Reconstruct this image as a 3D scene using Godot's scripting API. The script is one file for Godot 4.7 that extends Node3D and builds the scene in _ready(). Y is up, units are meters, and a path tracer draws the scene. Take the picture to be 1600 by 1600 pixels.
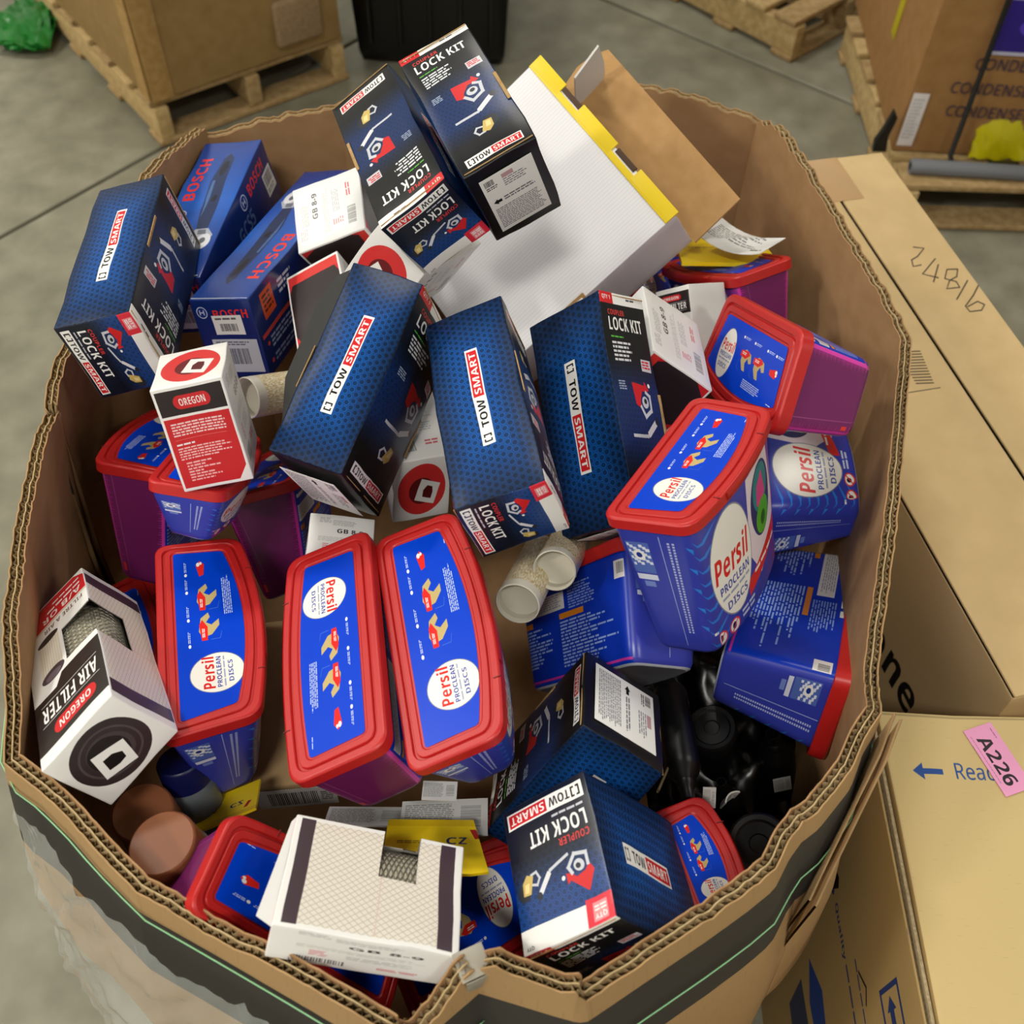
extends Node3D
# A torn octagonal bulk bin of returned goods in a warehouse, seen from above.

var used := {}
var mats := {}
var prints := {}


# ---------------------------------------------------------------- scene tree helpers
func numbered(called: String) -> String:
	var n: int = used.get(called, 0)
	used[called] = n + 1
	return called if n == 0 else "%s_%03d" % [called, n]


func tag(o: Node3D, label: String, category: String, group := "", kind := "") -> Node3D:
	o.set_meta("label", label)
	if category: o.set_meta("category", category)
	if group: o.set_meta("group", group)
	if kind: o.set_meta("kind", kind)
	return o


func base(called: String, at := Vector3.ZERO, turn := Quaternion.IDENTITY) -> Node3D:
	var o := Node3D.new()
	o.name = numbered(called)
	add_child(o)
	o.transform = Transform3D(Basis(turn.normalized()), at)
	return o


func put(called: String, mesh: Mesh, mat: Material, parent: Node3D, at := Vector3.ZERO, basis := Basis.IDENTITY) -> MeshInstance3D:
	var m := MeshInstance3D.new()
	m.mesh = mesh
	if mat: m.material_override = mat
	if parent == self:
		m.name = numbered(called)
		add_child(m)
	else:
		m.name = called
		parent.add_child(m, true)
	m.transform = Transform3D(basis, at)
	return m


# ---------------------------------------------------------------- mesh helpers
# rows of points; rows run from the top (or centre) outwards and down, points run counter-clockwise seen from above
func grid(st: SurfaceTool, rows: Array, uvs: Array, flip := false, group := 0) -> void:
	st.set_smooth_group(group)
	var at := 0
	if st.has_meta("n"): at = st.get_meta("n")
	var w: int = rows[0].size()
	for i in rows.size():
		for j in w:
			st.set_uv(uvs[i][j] if uvs else Vector2.ZERO)
			st.add_vertex(rows[i][j])
	for i in rows.size() - 1:
		for j in w - 1:
			var a: int = at + i * w + j
			var q := [a, a + 1, a + w + 1, a, a + w + 1, a + w]
			if flip: q.reverse()
			for k in q: st.add_index(k)
	st.set_meta("n", at + rows.size() * w)


func tool() -> SurfaceTool:
	var st := SurfaceTool.new()
	st.begin(Mesh.PRIMITIVE_TRIANGLES)
	return st


func done(st: SurfaceTool) -> ArrayMesh:
	st.generate_normals()
	return st.commit()


func lathe(profile: Array, n := 28, closed_uv := true) -> ArrayMesh:
	var st := tool()
	var rows := []
	var uvs := []
	for i in profile.size():
		var r := PackedVector3Array()
		var u := []
		for j in n + 1:
			var a := TAU * j / n
			r.append(Vector3(profile[i].x * cos(a), profile[i].y, -profile[i].x * sin(a)))
			u.append(Vector2(3.0 * j / n, i * 1.0 / (profile.size() - 1)))
		rows.append(r)
		uvs.append(u)
	var from := 0   # creases keep their edge: one smoothing group per smooth run of the profile
	var group := 1
	for i in range(1, profile.size()):
		var last := i == profile.size() - 1
		if last or absf((profile[i] - profile[i - 1]).angle_to(profile[i + 1] - profile[i])) > 0.62:
			grid(st, rows.slice(from, i + 1), uvs.slice(from, i + 1), false, group)
			from = i
			group += 1
	return done(st)


# chamfered block: flat faces and narrow bevels
func block(size: Vector3, bevel := 0.002) -> ArrayMesh:
	var st := tool()
	for f in FACES:
		face(st, size, f, FACES[f][1], FACES[f][2], bevel, 1, Rect2(), null, 0.0)
	return done(st)


const FACES := {
	"+x": [Vector3(1, 0, 0), Vector3(0, 0, -1), Vector3(0, 1, 0)],
	"-x": [Vector3(-1, 0, 0), Vector3(0, 0, 1), Vector3(0, 1, 0)],
	"+y": [Vector3(0, 1, 0), Vector3(1, 0, 0), Vector3(0, 0, -1)],
	"-y": [Vector3(0, -1, 0), Vector3(1, 0, 0), Vector3(0, 0, 1)],
	"+z": [Vector3(0, 0, 1), Vector3(1, 0, 0), Vector3(0, 1, 0)],
	"-z": [Vector3(0, 0, -1), Vector3(-1, 0, 0), Vector3(0, 1, 0)],
}


# one face of a carton with its half of the rounded edges; hole is left out (in -0.5..0.5 of the face)
func face(st: SurfaceTool, size: Vector3, f: String, right: Vector3, up: Vector3, r: float, n: int, hole: Rect2, dent: FastNoiseLite, amp: float, bulge := 0.0) -> void:
	var nrm: Vector3 = FACES[f][0]
	var half := size / 2.0
	var hr: float = absf(half.dot(right))
	var hu: float = absf(half.dot(up))
	var hn: float = absf(half.dot(nrm))
	var inner := half - Vector3(r, r, r)
	var xs := [-hr, -hr + r * 0.5, -hr + r]
	var ys := [-hu, -hu + r * 0.5, -hu + r]
	for i in range(1, n):
		xs.append(lerpf(-hr + r, hr - r, float(i) / n))
		ys.append(lerpf(-hu + r, hu - r, float(i) / n))
	xs.append_array([hr - r, hr - r * 0.5, hr])
	ys.append_array([hu - r, hu - r * 0.5, hu])
	if hole.has_area():
		for v in [hole.position.x, hole.end.x]: xs.append(clampf(v * 2.0 * hr, -hr, hr))
		for v in [hole.position.y, hole.end.y]: ys.append(clampf(v * 2.0 * hu, -hu, hu))
		xs.sort()
		ys.sort()
	ys.reverse()
	var at := 0
	if st.has_meta("n"): at = st.get_meta("n")
	for y in ys:
		for x in xs:
			var p: Vector3 = right * x + up * y + nrm * hn
			var c := p.clamp(-inner, inner)
			var d := p - c
			p = c + d.normalized() * r
			if dent:
				p += Vector3(dent.get_noise_3dv(p), dent.get_noise_3dv(p + Vector3(5, 0, 0)), dent.get_noise_3dv(p + Vector3(0, 5, 0))) * amp
				var q := Vector3(1.0 - pow(p.x / half.x, 2), 1.0 - pow(p.y / half.y, 2), 1.0 - pow(p.z / half.z, 2)).clamp(Vector3.ZERO, Vector3.ONE)
				p += nrm * bulge * q.dot(right.abs()) * q.dot(up.abs())
			st.set_uv(Vector2((x + hr) / (2.0 * hr), (hu - y) / (2.0 * hu)))
			st.add_vertex(p)
	var w := xs.size()
	for i in ys.size() - 1:
		for j in w - 1:
			if hole.has_area():
				var m := Vector2((xs[j] + xs[j + 1]) / 4.0 / hr, (ys[i] + ys[i + 1]) / 4.0 / hu)
				if hole.has_point(m): continue
			var a := at + i * w + j
			for k in [a, a + 1, a + w + 1, a, a + w + 1, a + w]: st.add_index(k)
	st.set_meta("n", at + ys.size() * w)


# strip of rectangular section along a path (path points, width vector per path, thickness)
func tube(st: SurfaceTool, path: Array, r: float, n := 8, flat := 1.0) -> void:
	var rows := []
	var uvs := []
	var side := Vector3.UP
	for i in path.size():
		var t: Vector3 = (path[mini(i + 1, path.size() - 1)] - path[maxi(i - 1, 0)]).normalized()
		if absf(t.dot(side)) > 0.95: side = Vector3.RIGHT if absf(t.x) < 0.9 else Vector3.BACK
		var b := t.cross(side).normalized()
		var u := b.cross(t).normalized()
		var row := PackedVector3Array()
		var uv := []
		for j in n + 1:
			var a := TAU * j / n
			row.append(path[i] + (b * cos(a) * flat + u * sin(a)) * r)
			uv.append(Vector2(float(j) / n, i))
		rows.append(row)
		uvs.append(uv)
	grid(st, rows, uvs)


func panel(size: Vector3, bevel := 0.0008) -> ArrayMesh:
	return block(size, minf(bevel, minf(size.x, minf(size.y, size.z)) * 0.4))


# flat outline with thickness; points in x,y counter-clockwise, front towards +z
func plate(points: PackedVector2Array, depth: float, bend := 0.0) -> ArrayMesh:
	var st := tool()
	var lo := points[0]
	var hi := points[0]
	for p in points:
		lo = lo.min(p)
		hi = hi.max(p)
	var size := hi - lo
	var ids := Geometry2D.triangulate_polygon(points)
	for z in [depth / 2.0, -depth / 2.0]:
		for k in range(0, ids.size(), 3):
			var tri := [points[ids[k]], points[ids[k + 1]], points[ids[k + 2]]]
			var cw: bool = (tri[1] - tri[0]).cross(tri[2] - tri[0]) < 0.0
			if cw != (z > 0.0): tri.reverse()
			for p in tri:
				st.set_smooth_group(-1)
				st.set_uv(Vector2((p.x - lo.x) / size.x, (hi.y - p.y) / size.y))
				st.add_vertex(Vector3(p.x, p.y, z + bend * pow((p.x - lo.x) / size.x - 0.5, 2)))
	for k in points.size():
		var a := points[k]
		var b := points[(k + 1) % points.size()]
		var za := bend * pow((a.x - lo.x) / size.x - 0.5, 2)
		var zb := bend * pow((b.x - lo.x) / size.x - 0.5, 2)
		var h := depth / 2.0
		var q := [Vector3(a.x, a.y, za + h), Vector3(a.x, a.y, za - h), Vector3(b.x, b.y, zb - h), Vector3(a.x, a.y, za + h), Vector3(b.x, b.y, zb - h), Vector3(b.x, b.y, zb + h)]
		for v in q:
			st.set_smooth_group(-1)
			st.set_uv(Vector2((v.x - lo.x) / size.x, (hi.y - v.y) / size.y))
			st.add_vertex(v)
	st.generate_normals()
	return st.commit()


# ---------------------------------------------------------------- materials
func plain(key: String, c: Color, rough := 0.5, spec := 0.5, metal := 0.0) -> StandardMaterial3D:
	if not mats.has(key):
		var m := StandardMaterial3D.new()
		m.albedo_color = c
		m.roughness = rough
		m.metallic_specular = spec
		m.metallic = metal
		m.resource_name = key
		mats[key] = m
	return mats[key]


func noise_tex(freq: float, dark: Color, light: Color, at := 1, octaves := 4, size := 512) -> NoiseTexture2D:
	var t := NoiseTexture2D.new()
	t.width = size
	t.height = size
	t.seamless = true
	var n := FastNoiseLite.new()
	n.seed = at
	n.frequency = freq
	n.fractal_octaves = octaves
	t.noise = n
	var g := Gradient.new()
	g.colors = PackedColorArray([dark, light])
	t.color_ramp = g
	return t


# uncoated board: fine fibre fleck and broad tone; world or own triplanar mapping
func board(key: String, c: Color, scale := 3.0, rough := 0.85, contrast := 0.10) -> StandardMaterial3D:
	if not mats.has(key):
		var m := StandardMaterial3D.new()
		m.albedo_texture = noise_tex(0.02, c.darkened(contrast), c.lightened(contrast), key.hash() % 1000, 6)
		m.uv1_triplanar = true
		m.uv1_scale = Vector3(scale, scale, scale)
		m.roughness = rough
		m.metallic_specular = 0.3
		m.resource_name = key
		mats[key] = m
	return mats[key]


func printed(key: String, rough := 0.32, spec := 0.5) -> StandardMaterial3D:
	if not mats.has(key):
		var m := StandardMaterial3D.new()
		m.albedo_texture = prints[key]
		m.roughness = rough
		m.metallic_specular = spec
		m.texture_repeat = false
		m.resource_name = key
		mats[key] = m
	return mats[key]


# ---------------------------------------------------------------- printing: polygons and lettering rasterised at twice the size
class Ink:
	var im: Image
	var w: int
	var h: int
	var tf := Transform2D.IDENTITY
	static var glyphs := {}

	func _init(width: int, height: int, c: Color) -> void:
		w = width
		h = height
		im = Image.create(w * 2, h * 2, false, Image.FORMAT_RGBA8)
		im.fill(c)

	func poly(pts: PackedVector2Array, c: Color) -> void:
		var n := pts.size()
		var p := PackedVector2Array()
		p.resize(n)
		var lo := 1e9
		var hi := -1e9
		for i in n:
			p[i] = (tf * pts[i]) * 2.0
			lo = minf(lo, p[i].y)
			hi = maxf(hi, p[i].y)
		for y in range(maxi(0, int(lo)), mini(h * 2, int(hi) + 1)):
			var yy := y + 0.5
			var xs := []
			for i in n:
				var a := p[i]
				var b := p[(i + 1) % n]
				if (a.y <= yy) != (b.y <= yy):
					xs.append(a.x + (yy - a.y) / (b.y - a.y) * (b.x - a.x))
			xs.sort()
			for k in range(0, xs.size() - 1, 2):
				var x0 := roundi(xs[k])
				var x1 := roundi(xs[k + 1])
				if x1 > x0: im.fill_rect(Rect2i(x0, y, x1 - x0, 1), c)

	func rect(x: float, y: float, rw: float, rh: float, c: Color) -> void:
		poly(PackedVector2Array([Vector2(x, y), Vector2(x + rw, y), Vector2(x + rw, y + rh), Vector2(x, y + rh)]), c)

	func ell(x: float, y: float, rx: float, ry: float, c: Color, a0 := 0.0, a1 := TAU) -> void:
		var p := PackedVector2Array()
		for i in 40: 
			var a := lerpf(a0, a1, i / 40.0)
			p.append(Vector2(x + rx * cos(a), y + ry * sin(a)))
		poly(p, c)

	func line(pts: Array, t: float, c: Color) -> void:
		for i in pts.size() - 1:
			var a: Vector2 = pts[i]
			var b: Vector2 = pts[i + 1]
			var d := (b - a).normalized() * t / 2.0
			var o := d.orthogonal()
			poly(PackedVector2Array([a - d + o, b + d + o, b + d - o, a - d - o]), c)

	# lettering fitted to a box
	func text(s: String, x: float, y: float, tw: float, th: float, c: Color, slant := 0.0, face_name := "Droid Sans", weight := 700) -> void:
		var key := s + face_name + str(weight)
		if not glyphs.has(key):
			var f := SystemFont.new()
			f.font_names = PackedStringArray([face_name])
			f.font_weight = weight
			var t := TextMesh.new()
			t.font = f
			t.font_size = 48
			t.pixel_size = 1.0
			t.depth = 0.0
			t.curve_step = 3.0
			t.text = s
			glyphs[key] = t.get_mesh_arrays()[Mesh.ARRAY_VERTEX]
		var v: PackedVector3Array = glyphs[key]
		var lo := Vector2(1e9, 1e9)
		var hi := -lo
		for q in v:
			lo = lo.min(Vector2(q.x, q.y))
			hi = hi.max(Vector2(q.x, q.y))
		var k := Vector2(tw, th) / (hi - lo)
		for i in range(0, v.size() - 2, 3):
			var tri := PackedVector2Array()
			for j in 3:
				var q := Vector2(v[i + j].x - lo.x, hi.y - v[i + j].y) * k
				tri.append(Vector2(x + q.x + slant * (th - q.y), y + q.y))
			poly(tri, c)

	# lines of small print too fine to read: word-long dashes
	func small(x: float, y: float, tw: float, th: float, n: int, c: Color, ragged := 0.25, at := 7) -> void:
		var rng := RandomNumberGenerator.new()
		rng.seed = at
		var step := th / n
		for i in n:
			var e := x + tw * (1.0 - rng.randf() * ragged)
			var q := x
			while q < e:
				var d := minf(rng.randf_range(0.6, 2.6) * step, e - q)
				rect(q, y + i * step, d, step * 0.55, c)
				q += d + step * 0.35

	func bars(x: float, y: float, bw: float, bh: float, n: int, c: Color, at := 3, tall := true) -> void:
		var rng := RandomNumberGenerator.new()
		rng.seed = at
		for i in n:
			if tall: rect(x + bw * i / n, y, bw / n * rng.randf_range(0.25, 0.75), bh, c)
			else: rect(x, y + bh * i / n, bw, bh / n * rng.randf_range(0.25, 0.75), c)

	func texture() -> ImageTexture:
		im.shrink_x2()
		return ImageTexture.create_from_image(im)


const NAVY := Color(0.055, 0.09, 0.17)
const WHITE := Color(0.93, 0.93, 0.92)
const RED := Color(0.80, 0.13, 0.16)


func hexes(k: Ink, x0: float, y0: float, x1: float, y1: float, r: float, cell: Callable) -> void:
	var dx := r * 1.732
	var row := 0
	var y := y0
	while y < y1 + r:
		var x := x0 + (dx / 2.0 if row % 2 else 0.0)
		while x < x1 + r:
			for q in [[0.94, false], [0.62, true]]:
				var p := PackedVector2Array()
				for i in 6: p.append(Vector2(x + r * q[0] * sin(TAU * i / 6), y + r * q[0] * cos(TAU * i / 6)))
				k.poly(p, cell.call(x, y, q[1]))
			x += dx
		y += r * 1.5
		row += 1


func badge(k: Ink, x: float, y: float, w: float, h: float) -> void:   # the strip with the maker's two words
	k.rect(x, y, w, h, WHITE)
	var p := h * 0.14
	var ink := Color(0.05, 0.05, 0.06)
	var s := h - 2.6 * p
	var bx := x + p * 1.6
	var by := y + p * 1.3
	for q in [[0, 0, 0.4, 0.17], [0, 0, 0.17, 1], [0, 0.83, 0.4, 0.17], [0.62, 0, 0.4, 0.17], [0.85, 0, 0.17, 1], [0.62, 0.83, 0.4, 0.17]]:
		k.rect(bx + q[0] * s, by + q[1] * s, q[2] * s, q[3] * s, ink)
	k.text("TOW", x + w * 0.17, y + h * 0.22, w * 0.27, h * 0.56, ink)
	k.rect(x + w * 0.475, y + p * 0.8, w * 0.50, h - 1.6 * p, RED)
	k.text("SMART", x + w * 0.50, y + h * 0.24, w * 0.45, h * 0.52, WHITE)


func gear(k: Ink, at: Vector2, s: float, turn: float, what: String) -> void:
	var keep := k.tf
	k.tf = keep * Transform2D(turn, at) * Transform2D.IDENTITY.scaled(Vector2(s, s))
	var steel := Color(0.78, 0.79, 0.82)
	var dark := Color(0.16, 0.17, 0.2)
	if what == "clamp":
		k.poly(PackedVector2Array([Vector2(-0.55, -0.75), Vector2(0.5, -0.42), Vector2(0.62, -0.6), Vector2(0.85, -0.15), Vector2(0.5, -0.12), Vector2(0.2, -0.22), Vector2(-0.2, 0.1), Vector2(-0.35, 0.45), Vector2(-0.7, 0.2)]), Color(0.80, 0.14, 0.15))
		k.line([Vector2(-0.3, 0.4), Vector2(-0.1, 0.85), Vector2(0.55, 0.7), Vector2(0.75, 0.1), Vector2(0.5, -0.1)], 0.17, steel)
		k.ell(0.18, 0.28, 0.3, 0.26, steel)
		k.ell(0.22, 0.24, 0.14, 0.12, dark)
		k.ell(0.95, -0.35, 0.1, 0.1, WHITE)
	elif what == "pin":
		k.line([Vector2(-0.95, 0.42), Vector2(0.05, 0.25), Vector2(0.75, -0.35)], 0.13, steel)
		k.line([Vector2(0.2, 0.12), Vector2(0.75, -0.35)], 0.24, Color(0.86, 0.86, 0.88))
		k.ell(0.88, -0.46, 0.16, 0.16, dark)
	else:
		k.ell(0.3, -0.3, 0.5, 0.5, dark)
		k.line([Vector2(-0.2, 0.1), Vector2(-0.62, 0.1), Vector2(-0.75, 0.45), Vector2(-0.45, 0.75), Vector2(-0.1, 0.6)], 0.14, steel)
		k.poly(PackedVector2Array([Vector2(-0.2, -0.4), Vector2(0.35, -0.5), Vector2(0.5, 0.15), Vector2(0.25, 0.6), Vector2(-0.25, 0.55)]), Color(0.80, 0.70, 0.40))
		k.poly(PackedVector2Array([Vector2(-0.05, -0.3), Vector2(0.25, -0.35), Vector2(0.33, 0.1), Vector2(0.0, 0.2)]), Color(0.90, 0.83, 0.58))
	k.tf = keep


func blue_cell(x: float, y: float, inner: bool, w: float, h: float) -> Color:
	var e := minf(minf(x, w - x) / (w * 0.25), minf(y, h - y) / (h * 0.32))
	var t := clampf(e, 0.0, 1.0)
	var c := Color(0.05, 0.16, 0.31).lerp(Color(0.07, 0.34, 0.66), t)
	return c.darkened(0.42) if inner else c


func tow_prints() -> void:
	# honeycomb side
	var k := Ink.new(1024, 400, Color(0.05, 0.13, 0.28))
	hexes(k, 0, 0, 1024, 400, 19.0, func(x, y, i): return blue_cell(x, y, i, 1024.0, 400.0))
	badge(k, 250, 176, 520, 60)
	prints["honeycomb"] = k.texture()
	# product face, upright, stripe at the head
	k = Ink.new(420, 1024, Color(0.07, 0.075, 0.09))
	hexes(k, 0, 330, 420, 800, 16.0, func(x, y, i):
		var t := clampf(minf((y - 300.0) / 160.0, (840.0 - y) / 160.0), 0.0, 1.0)
		var c := Color(0.07, 0.085, 0.12).lerp(Color(0.09, 0.21, 0.44), t)
		return c.darkened(0.3) if i else c)
	k.rect(0, 0, 420, 56, WHITE)
	k.rect(0, 0, 120, 56, RED)
	k.text("QTY 1", 22, 16, 74, 24, WHITE)
	k.small(250, 22, 80, 16, 1, Color(0.3, 0.3, 0.32), 0.0)
	k.text("COUPLER", 60, 82, 150, 26, Color(0.85, 0.22, 0.2))
	k.text("LOCK KIT", 58, 118, 300, 62, WHITE)
	k.small(60, 206, 110, 14, 1, Color(0.35, 0.72, 0.25), 0.0)
	k.small(60, 232, 190, 96, 5, Color(0.85, 0.86, 0.88), 0.3)
	k.rect(300, 300, 90, 56, Color(0.78, 0.78, 0.80))
	k.small(308, 308, 74, 40, 3, RED, 0.2)
	k.small(52, 410, 60, 46, 4, Color(0.6, 0.66, 0.75), 0.2)
	gear(k, Vector2(240, 480), 105, -0.2, "clamp")
	gear(k, Vector2(235, 625), 120, 0.15, "pin")
	gear(k, Vector2(240, 765), 80, 0.3, "padlock")
	badge(k, 50, 920, 320, 58)
	prints["kit_side"] = k.texture()
	# end face, upright, stripe at the head
	k = Ink.new(420, 540, Color(0.06, 0.09, 0.15))
	hexes(k, 0, 80, 420, 330, 17.0, func(x, y, i):
		var t := clampf((330.0 - y) / 160.0, 0.0, 1.0)
		var c := Color(0.06, 0.09, 0.15).lerp(Color(0.11, 0.29, 0.58), t)
		return c.darkened(0.32) if i else c)
	k.rect(0, 0, 420, 84, WHITE)
	k.rect(0, 0, 118, 98, Color(0.84, 0.17, 0.24))
	k.rect(28, 14, 62, 66, Color(0.9, 0.55, 0.58))
	k.text("QTY", 34, 22, 50, 22, WHITE)
	k.small(34, 50, 50, 24, 2, WHITE, 0.0)
	k.text("QTY", 366, 12, 34, 15, Color(0.3, 0.3, 0.32))
	gear(k, Vector2(105, 195), 78, 0.4, "clamp")
	gear(k, Vector2(230, 225), 86, -0.1, "pin")
	gear(k, Vector2(345, 225), 66, 0.3, "padlock")
	k.text("COUPLER", 36, 308, 140, 28, Color(0.82, 0.2, 0.2))
	k.text("LOCK KIT", 36, 348, 270, 60, WHITE)
	k.small(36, 425, 150, 16, 1, Color(0.75, 0.76, 0.8), 0.0)
	badge(k, 22, 452, 376, 64)
	prints["kit_end"] = k.texture()
	# paper label of the other end
	k = Ink.new(384, 420, WHITE)
	k.bars(22, 22, 70, 40, 16, Color(0.1, 0.1, 0.1))
	k.small(24, 70, 90, 26, 2, Color(0.25, 0.25, 0.25))
	k.rect(150, 24, 84, 30, Color(0.75, 0.6, 0.62))
	k.small(150, 60, 170, 60, 4, Color(0.55, 0.55, 0.57))
	k.poly(PackedVector2Array([Vector2(30, 190), Vector2(62, 170), Vector2(62, 180), Vector2(92, 180), Vector2(92, 200), Vector2(62, 200), Vector2(62, 210)]), Color(0.08, 0.08, 0.08))
	k.small(110, 176, 240, 34, 2, Color(0.45, 0.45, 0.47))
	k.small(22, 240, 340, 160, 13, Color(0.5, 0.5, 0.52), 0.15)
	prints["kit_label"] = k.texture()


func bosch(k: Ink, x: float, y: float, w: float, h: float) -> void:
	k.text("BOSCH", x, y, w, h, Color(0.90, 0.20, 0.16))


func ring(k: Ink, x: float, y: float, r: float) -> void:
	k.ell(x, y, r, r, Color(0.78, 0.82, 0.9))
	k.ell(x, y, r * 0.84, r * 0.84, Color(0.08, 0.2, 0.5))
	k.rect(x - r * 0.45, y - r * 0.42, r * 0.18, r * 0.84, Color(0.78, 0.82, 0.9))
	k.rect(x + r * 0.27, y - r * 0.42, r * 0.18, r * 0.84, Color(0.78, 0.82, 0.9))
	k.rect(x - r * 0.4, y - r * 0.09, r * 0.8, r * 0.18, Color(0.78, 0.82, 0.9))


func tool_prints() -> void:
	var blue := Color(0.07, 0.20, 0.50)
	var k := Ink.new(1024, 320, blue)
	for i in 64:
		k.rect(i * 16, 0, 16, 320, blue.lerp(Color(0.13, 0.36, 0.72), 1.0 - absf(i - 34.0) / 34.0))
	ring(k, 452, 60, 34)
	bosch(k, 560, 34, 330, 62)
	var grey := Color(0.10, 0.17, 0.33)
	k.poly(PackedVector2Array([Vector2(330, 190), Vector2(480, 160), Vector2(700, 150), Vector2(880, 158), Vector2(925, 185), Vector2(880, 216), Vector2(700, 226), Vector2(480, 244), Vector2(330, 246)]), grey)
	k.poly(PackedVector2Array([Vector2(420, 180), Vector2(560, 162), Vector2(700, 160), Vector2(700, 174), Vector2(560, 180)]), Color(0.26, 0.40, 0.62))
	k.ell(800, 186, 60, 18, Color(0.05, 0.08, 0.18))
	k.ell(560, 205, 26, 14, Color(0.05, 0.08, 0.18))
	k.poly(PackedVector2Array([Vector2(250, 160), Vector2(340, 185), Vector2(345, 250), Vector2(290, 290), Vector2(200, 270), Vector2(190, 200)]), Color(0.66, 0.68, 0.74))
	k.ell(245, 250, 58, 40, Color(0.84, 0.85, 0.88))
	k.ell(252, 246, 22, 16, Color(0.36, 0.37, 0.42))
	k.poly(PackedVector2Array([Vector2(300, 205), Vector2(335, 200), Vector2(335, 240), Vector2(300, 250)]), Color(0.4, 0.42, 0.48))
	k.line([Vector2(250, 172), Vector2(150, 140)], 14, Color(0.75, 0.76, 0.8))
	prints["tool_top"] = k.texture()
	k = Ink.new(1024, 320, Color(0.06, 0.16, 0.42))
	ring(k, 610, 70, 38)
	bosch(k, 690, 40, 240, 60)
	k.text("GCS5", 460, 130, 200, 80, Color(0.32, 0.42, 0.62))
	k.rect(880, 120, 120, 120, WHITE)
	k.bars(892, 132, 96, 60, 18, Color(0.25, 0.25, 0.28))
	k.small(892, 204, 96, 26, 2, Color(0.4, 0.4, 0.42))
	prints["tool_side"] = k.texture()
	k = Ink.new(1024, 320, Color(0.06, 0.16, 0.42))
	k.rect(70, 30, 96, 96, Color(0.86, 0.33, 0.14))
	k.small(84, 44, 70, 68, 4, Color(0.35, 0.14, 0.1))
	k.small(210, 50, 120, 60, 3, Color(0.82, 0.84, 0.9))
	k.rect(20, 158, 460, 16, Color(0.88, 0.30, 0.24))
	k.small(70, 190, 380, 52, 3, Color(0.66, 0.72, 0.86))
	k.small(70, 262, 330, 36, 2, Color(0.55, 0.62, 0.8))
	k.ell(48, 206, 9, 9, Color(0.85, 0.3, 0.25))
	k.ell(48, 276, 9, 9, Color(0.85, 0.3, 0.25))
	prints["tool_facts"] = k.texture()
	k = Ink.new(384, 480, Color(0.06, 0.16, 0.42))
	ring(k, 62, 74, 34)
	bosch(k, 130, 60, 220, 48)
	k.rect(112, 92, 190, 112, WHITE)
	k.bars(150, 140, 110, 44, 18, Color(0.15, 0.15, 0.17))
	k.small(130, 106, 150, 20, 1, Color(0.4, 0.4, 0.42))
	k.rect(70, 232, 290, 210, Color(0.78, 0.80, 0.84))
	k.bars(140, 290, 150, 100, 24, Color(0.22, 0.23, 0.27))
	k.small(90, 246, 240, 30, 2, Color(0.4, 0.42, 0.48))
	prints["tool_end"] = k.texture()


func mesh_print(k: Ink, x: float, y: float, w: float, h: float, step: float, c: Color, t: float) -> void:
	var n := int((w + h) / step) + 1
	for i in range(-n, n + n):
		var a := x + i * step
		for s in [1.0, -1.0]:
			var p := []
			for q in [0.0, 1.0]:
				p.append(Vector2(a + s * q * h * 0.75, y + q * h))
			var x0: float = p[0].x
			var x1: float = p[1].x
			# keep within the rectangle
			var q0 := 0.0
			var q1 := 1.0
			if is_equal_approx(x0, x1): continue
			var ta := (x - x0) / (x1 - x0)
			var tb := (x + w - x0) / (x1 - x0)
			q0 = maxf(q0, minf(ta, tb))
			q1 = minf(q1, maxf(ta, tb))
			if q1 <= q0: continue
			k.line([p[0].lerp(p[1], q0), p[0].lerp(p[1], q1)], t, c)


func pill(k: Ink, x: float, y: float, w: float, h: float) -> void:
	k.ell(x + h / 2, y + h / 2, h / 2, h / 2, RED)
	k.ell(x + w - h / 2, y + h / 2, h / 2, h / 2, RED)
	k.rect(x + h / 2, y, w - h, h, RED)
	k.text("OREGON", x + h * 0.42, y + h * 0.24, w - h * 0.84, h * 0.52, WHITE)


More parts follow.
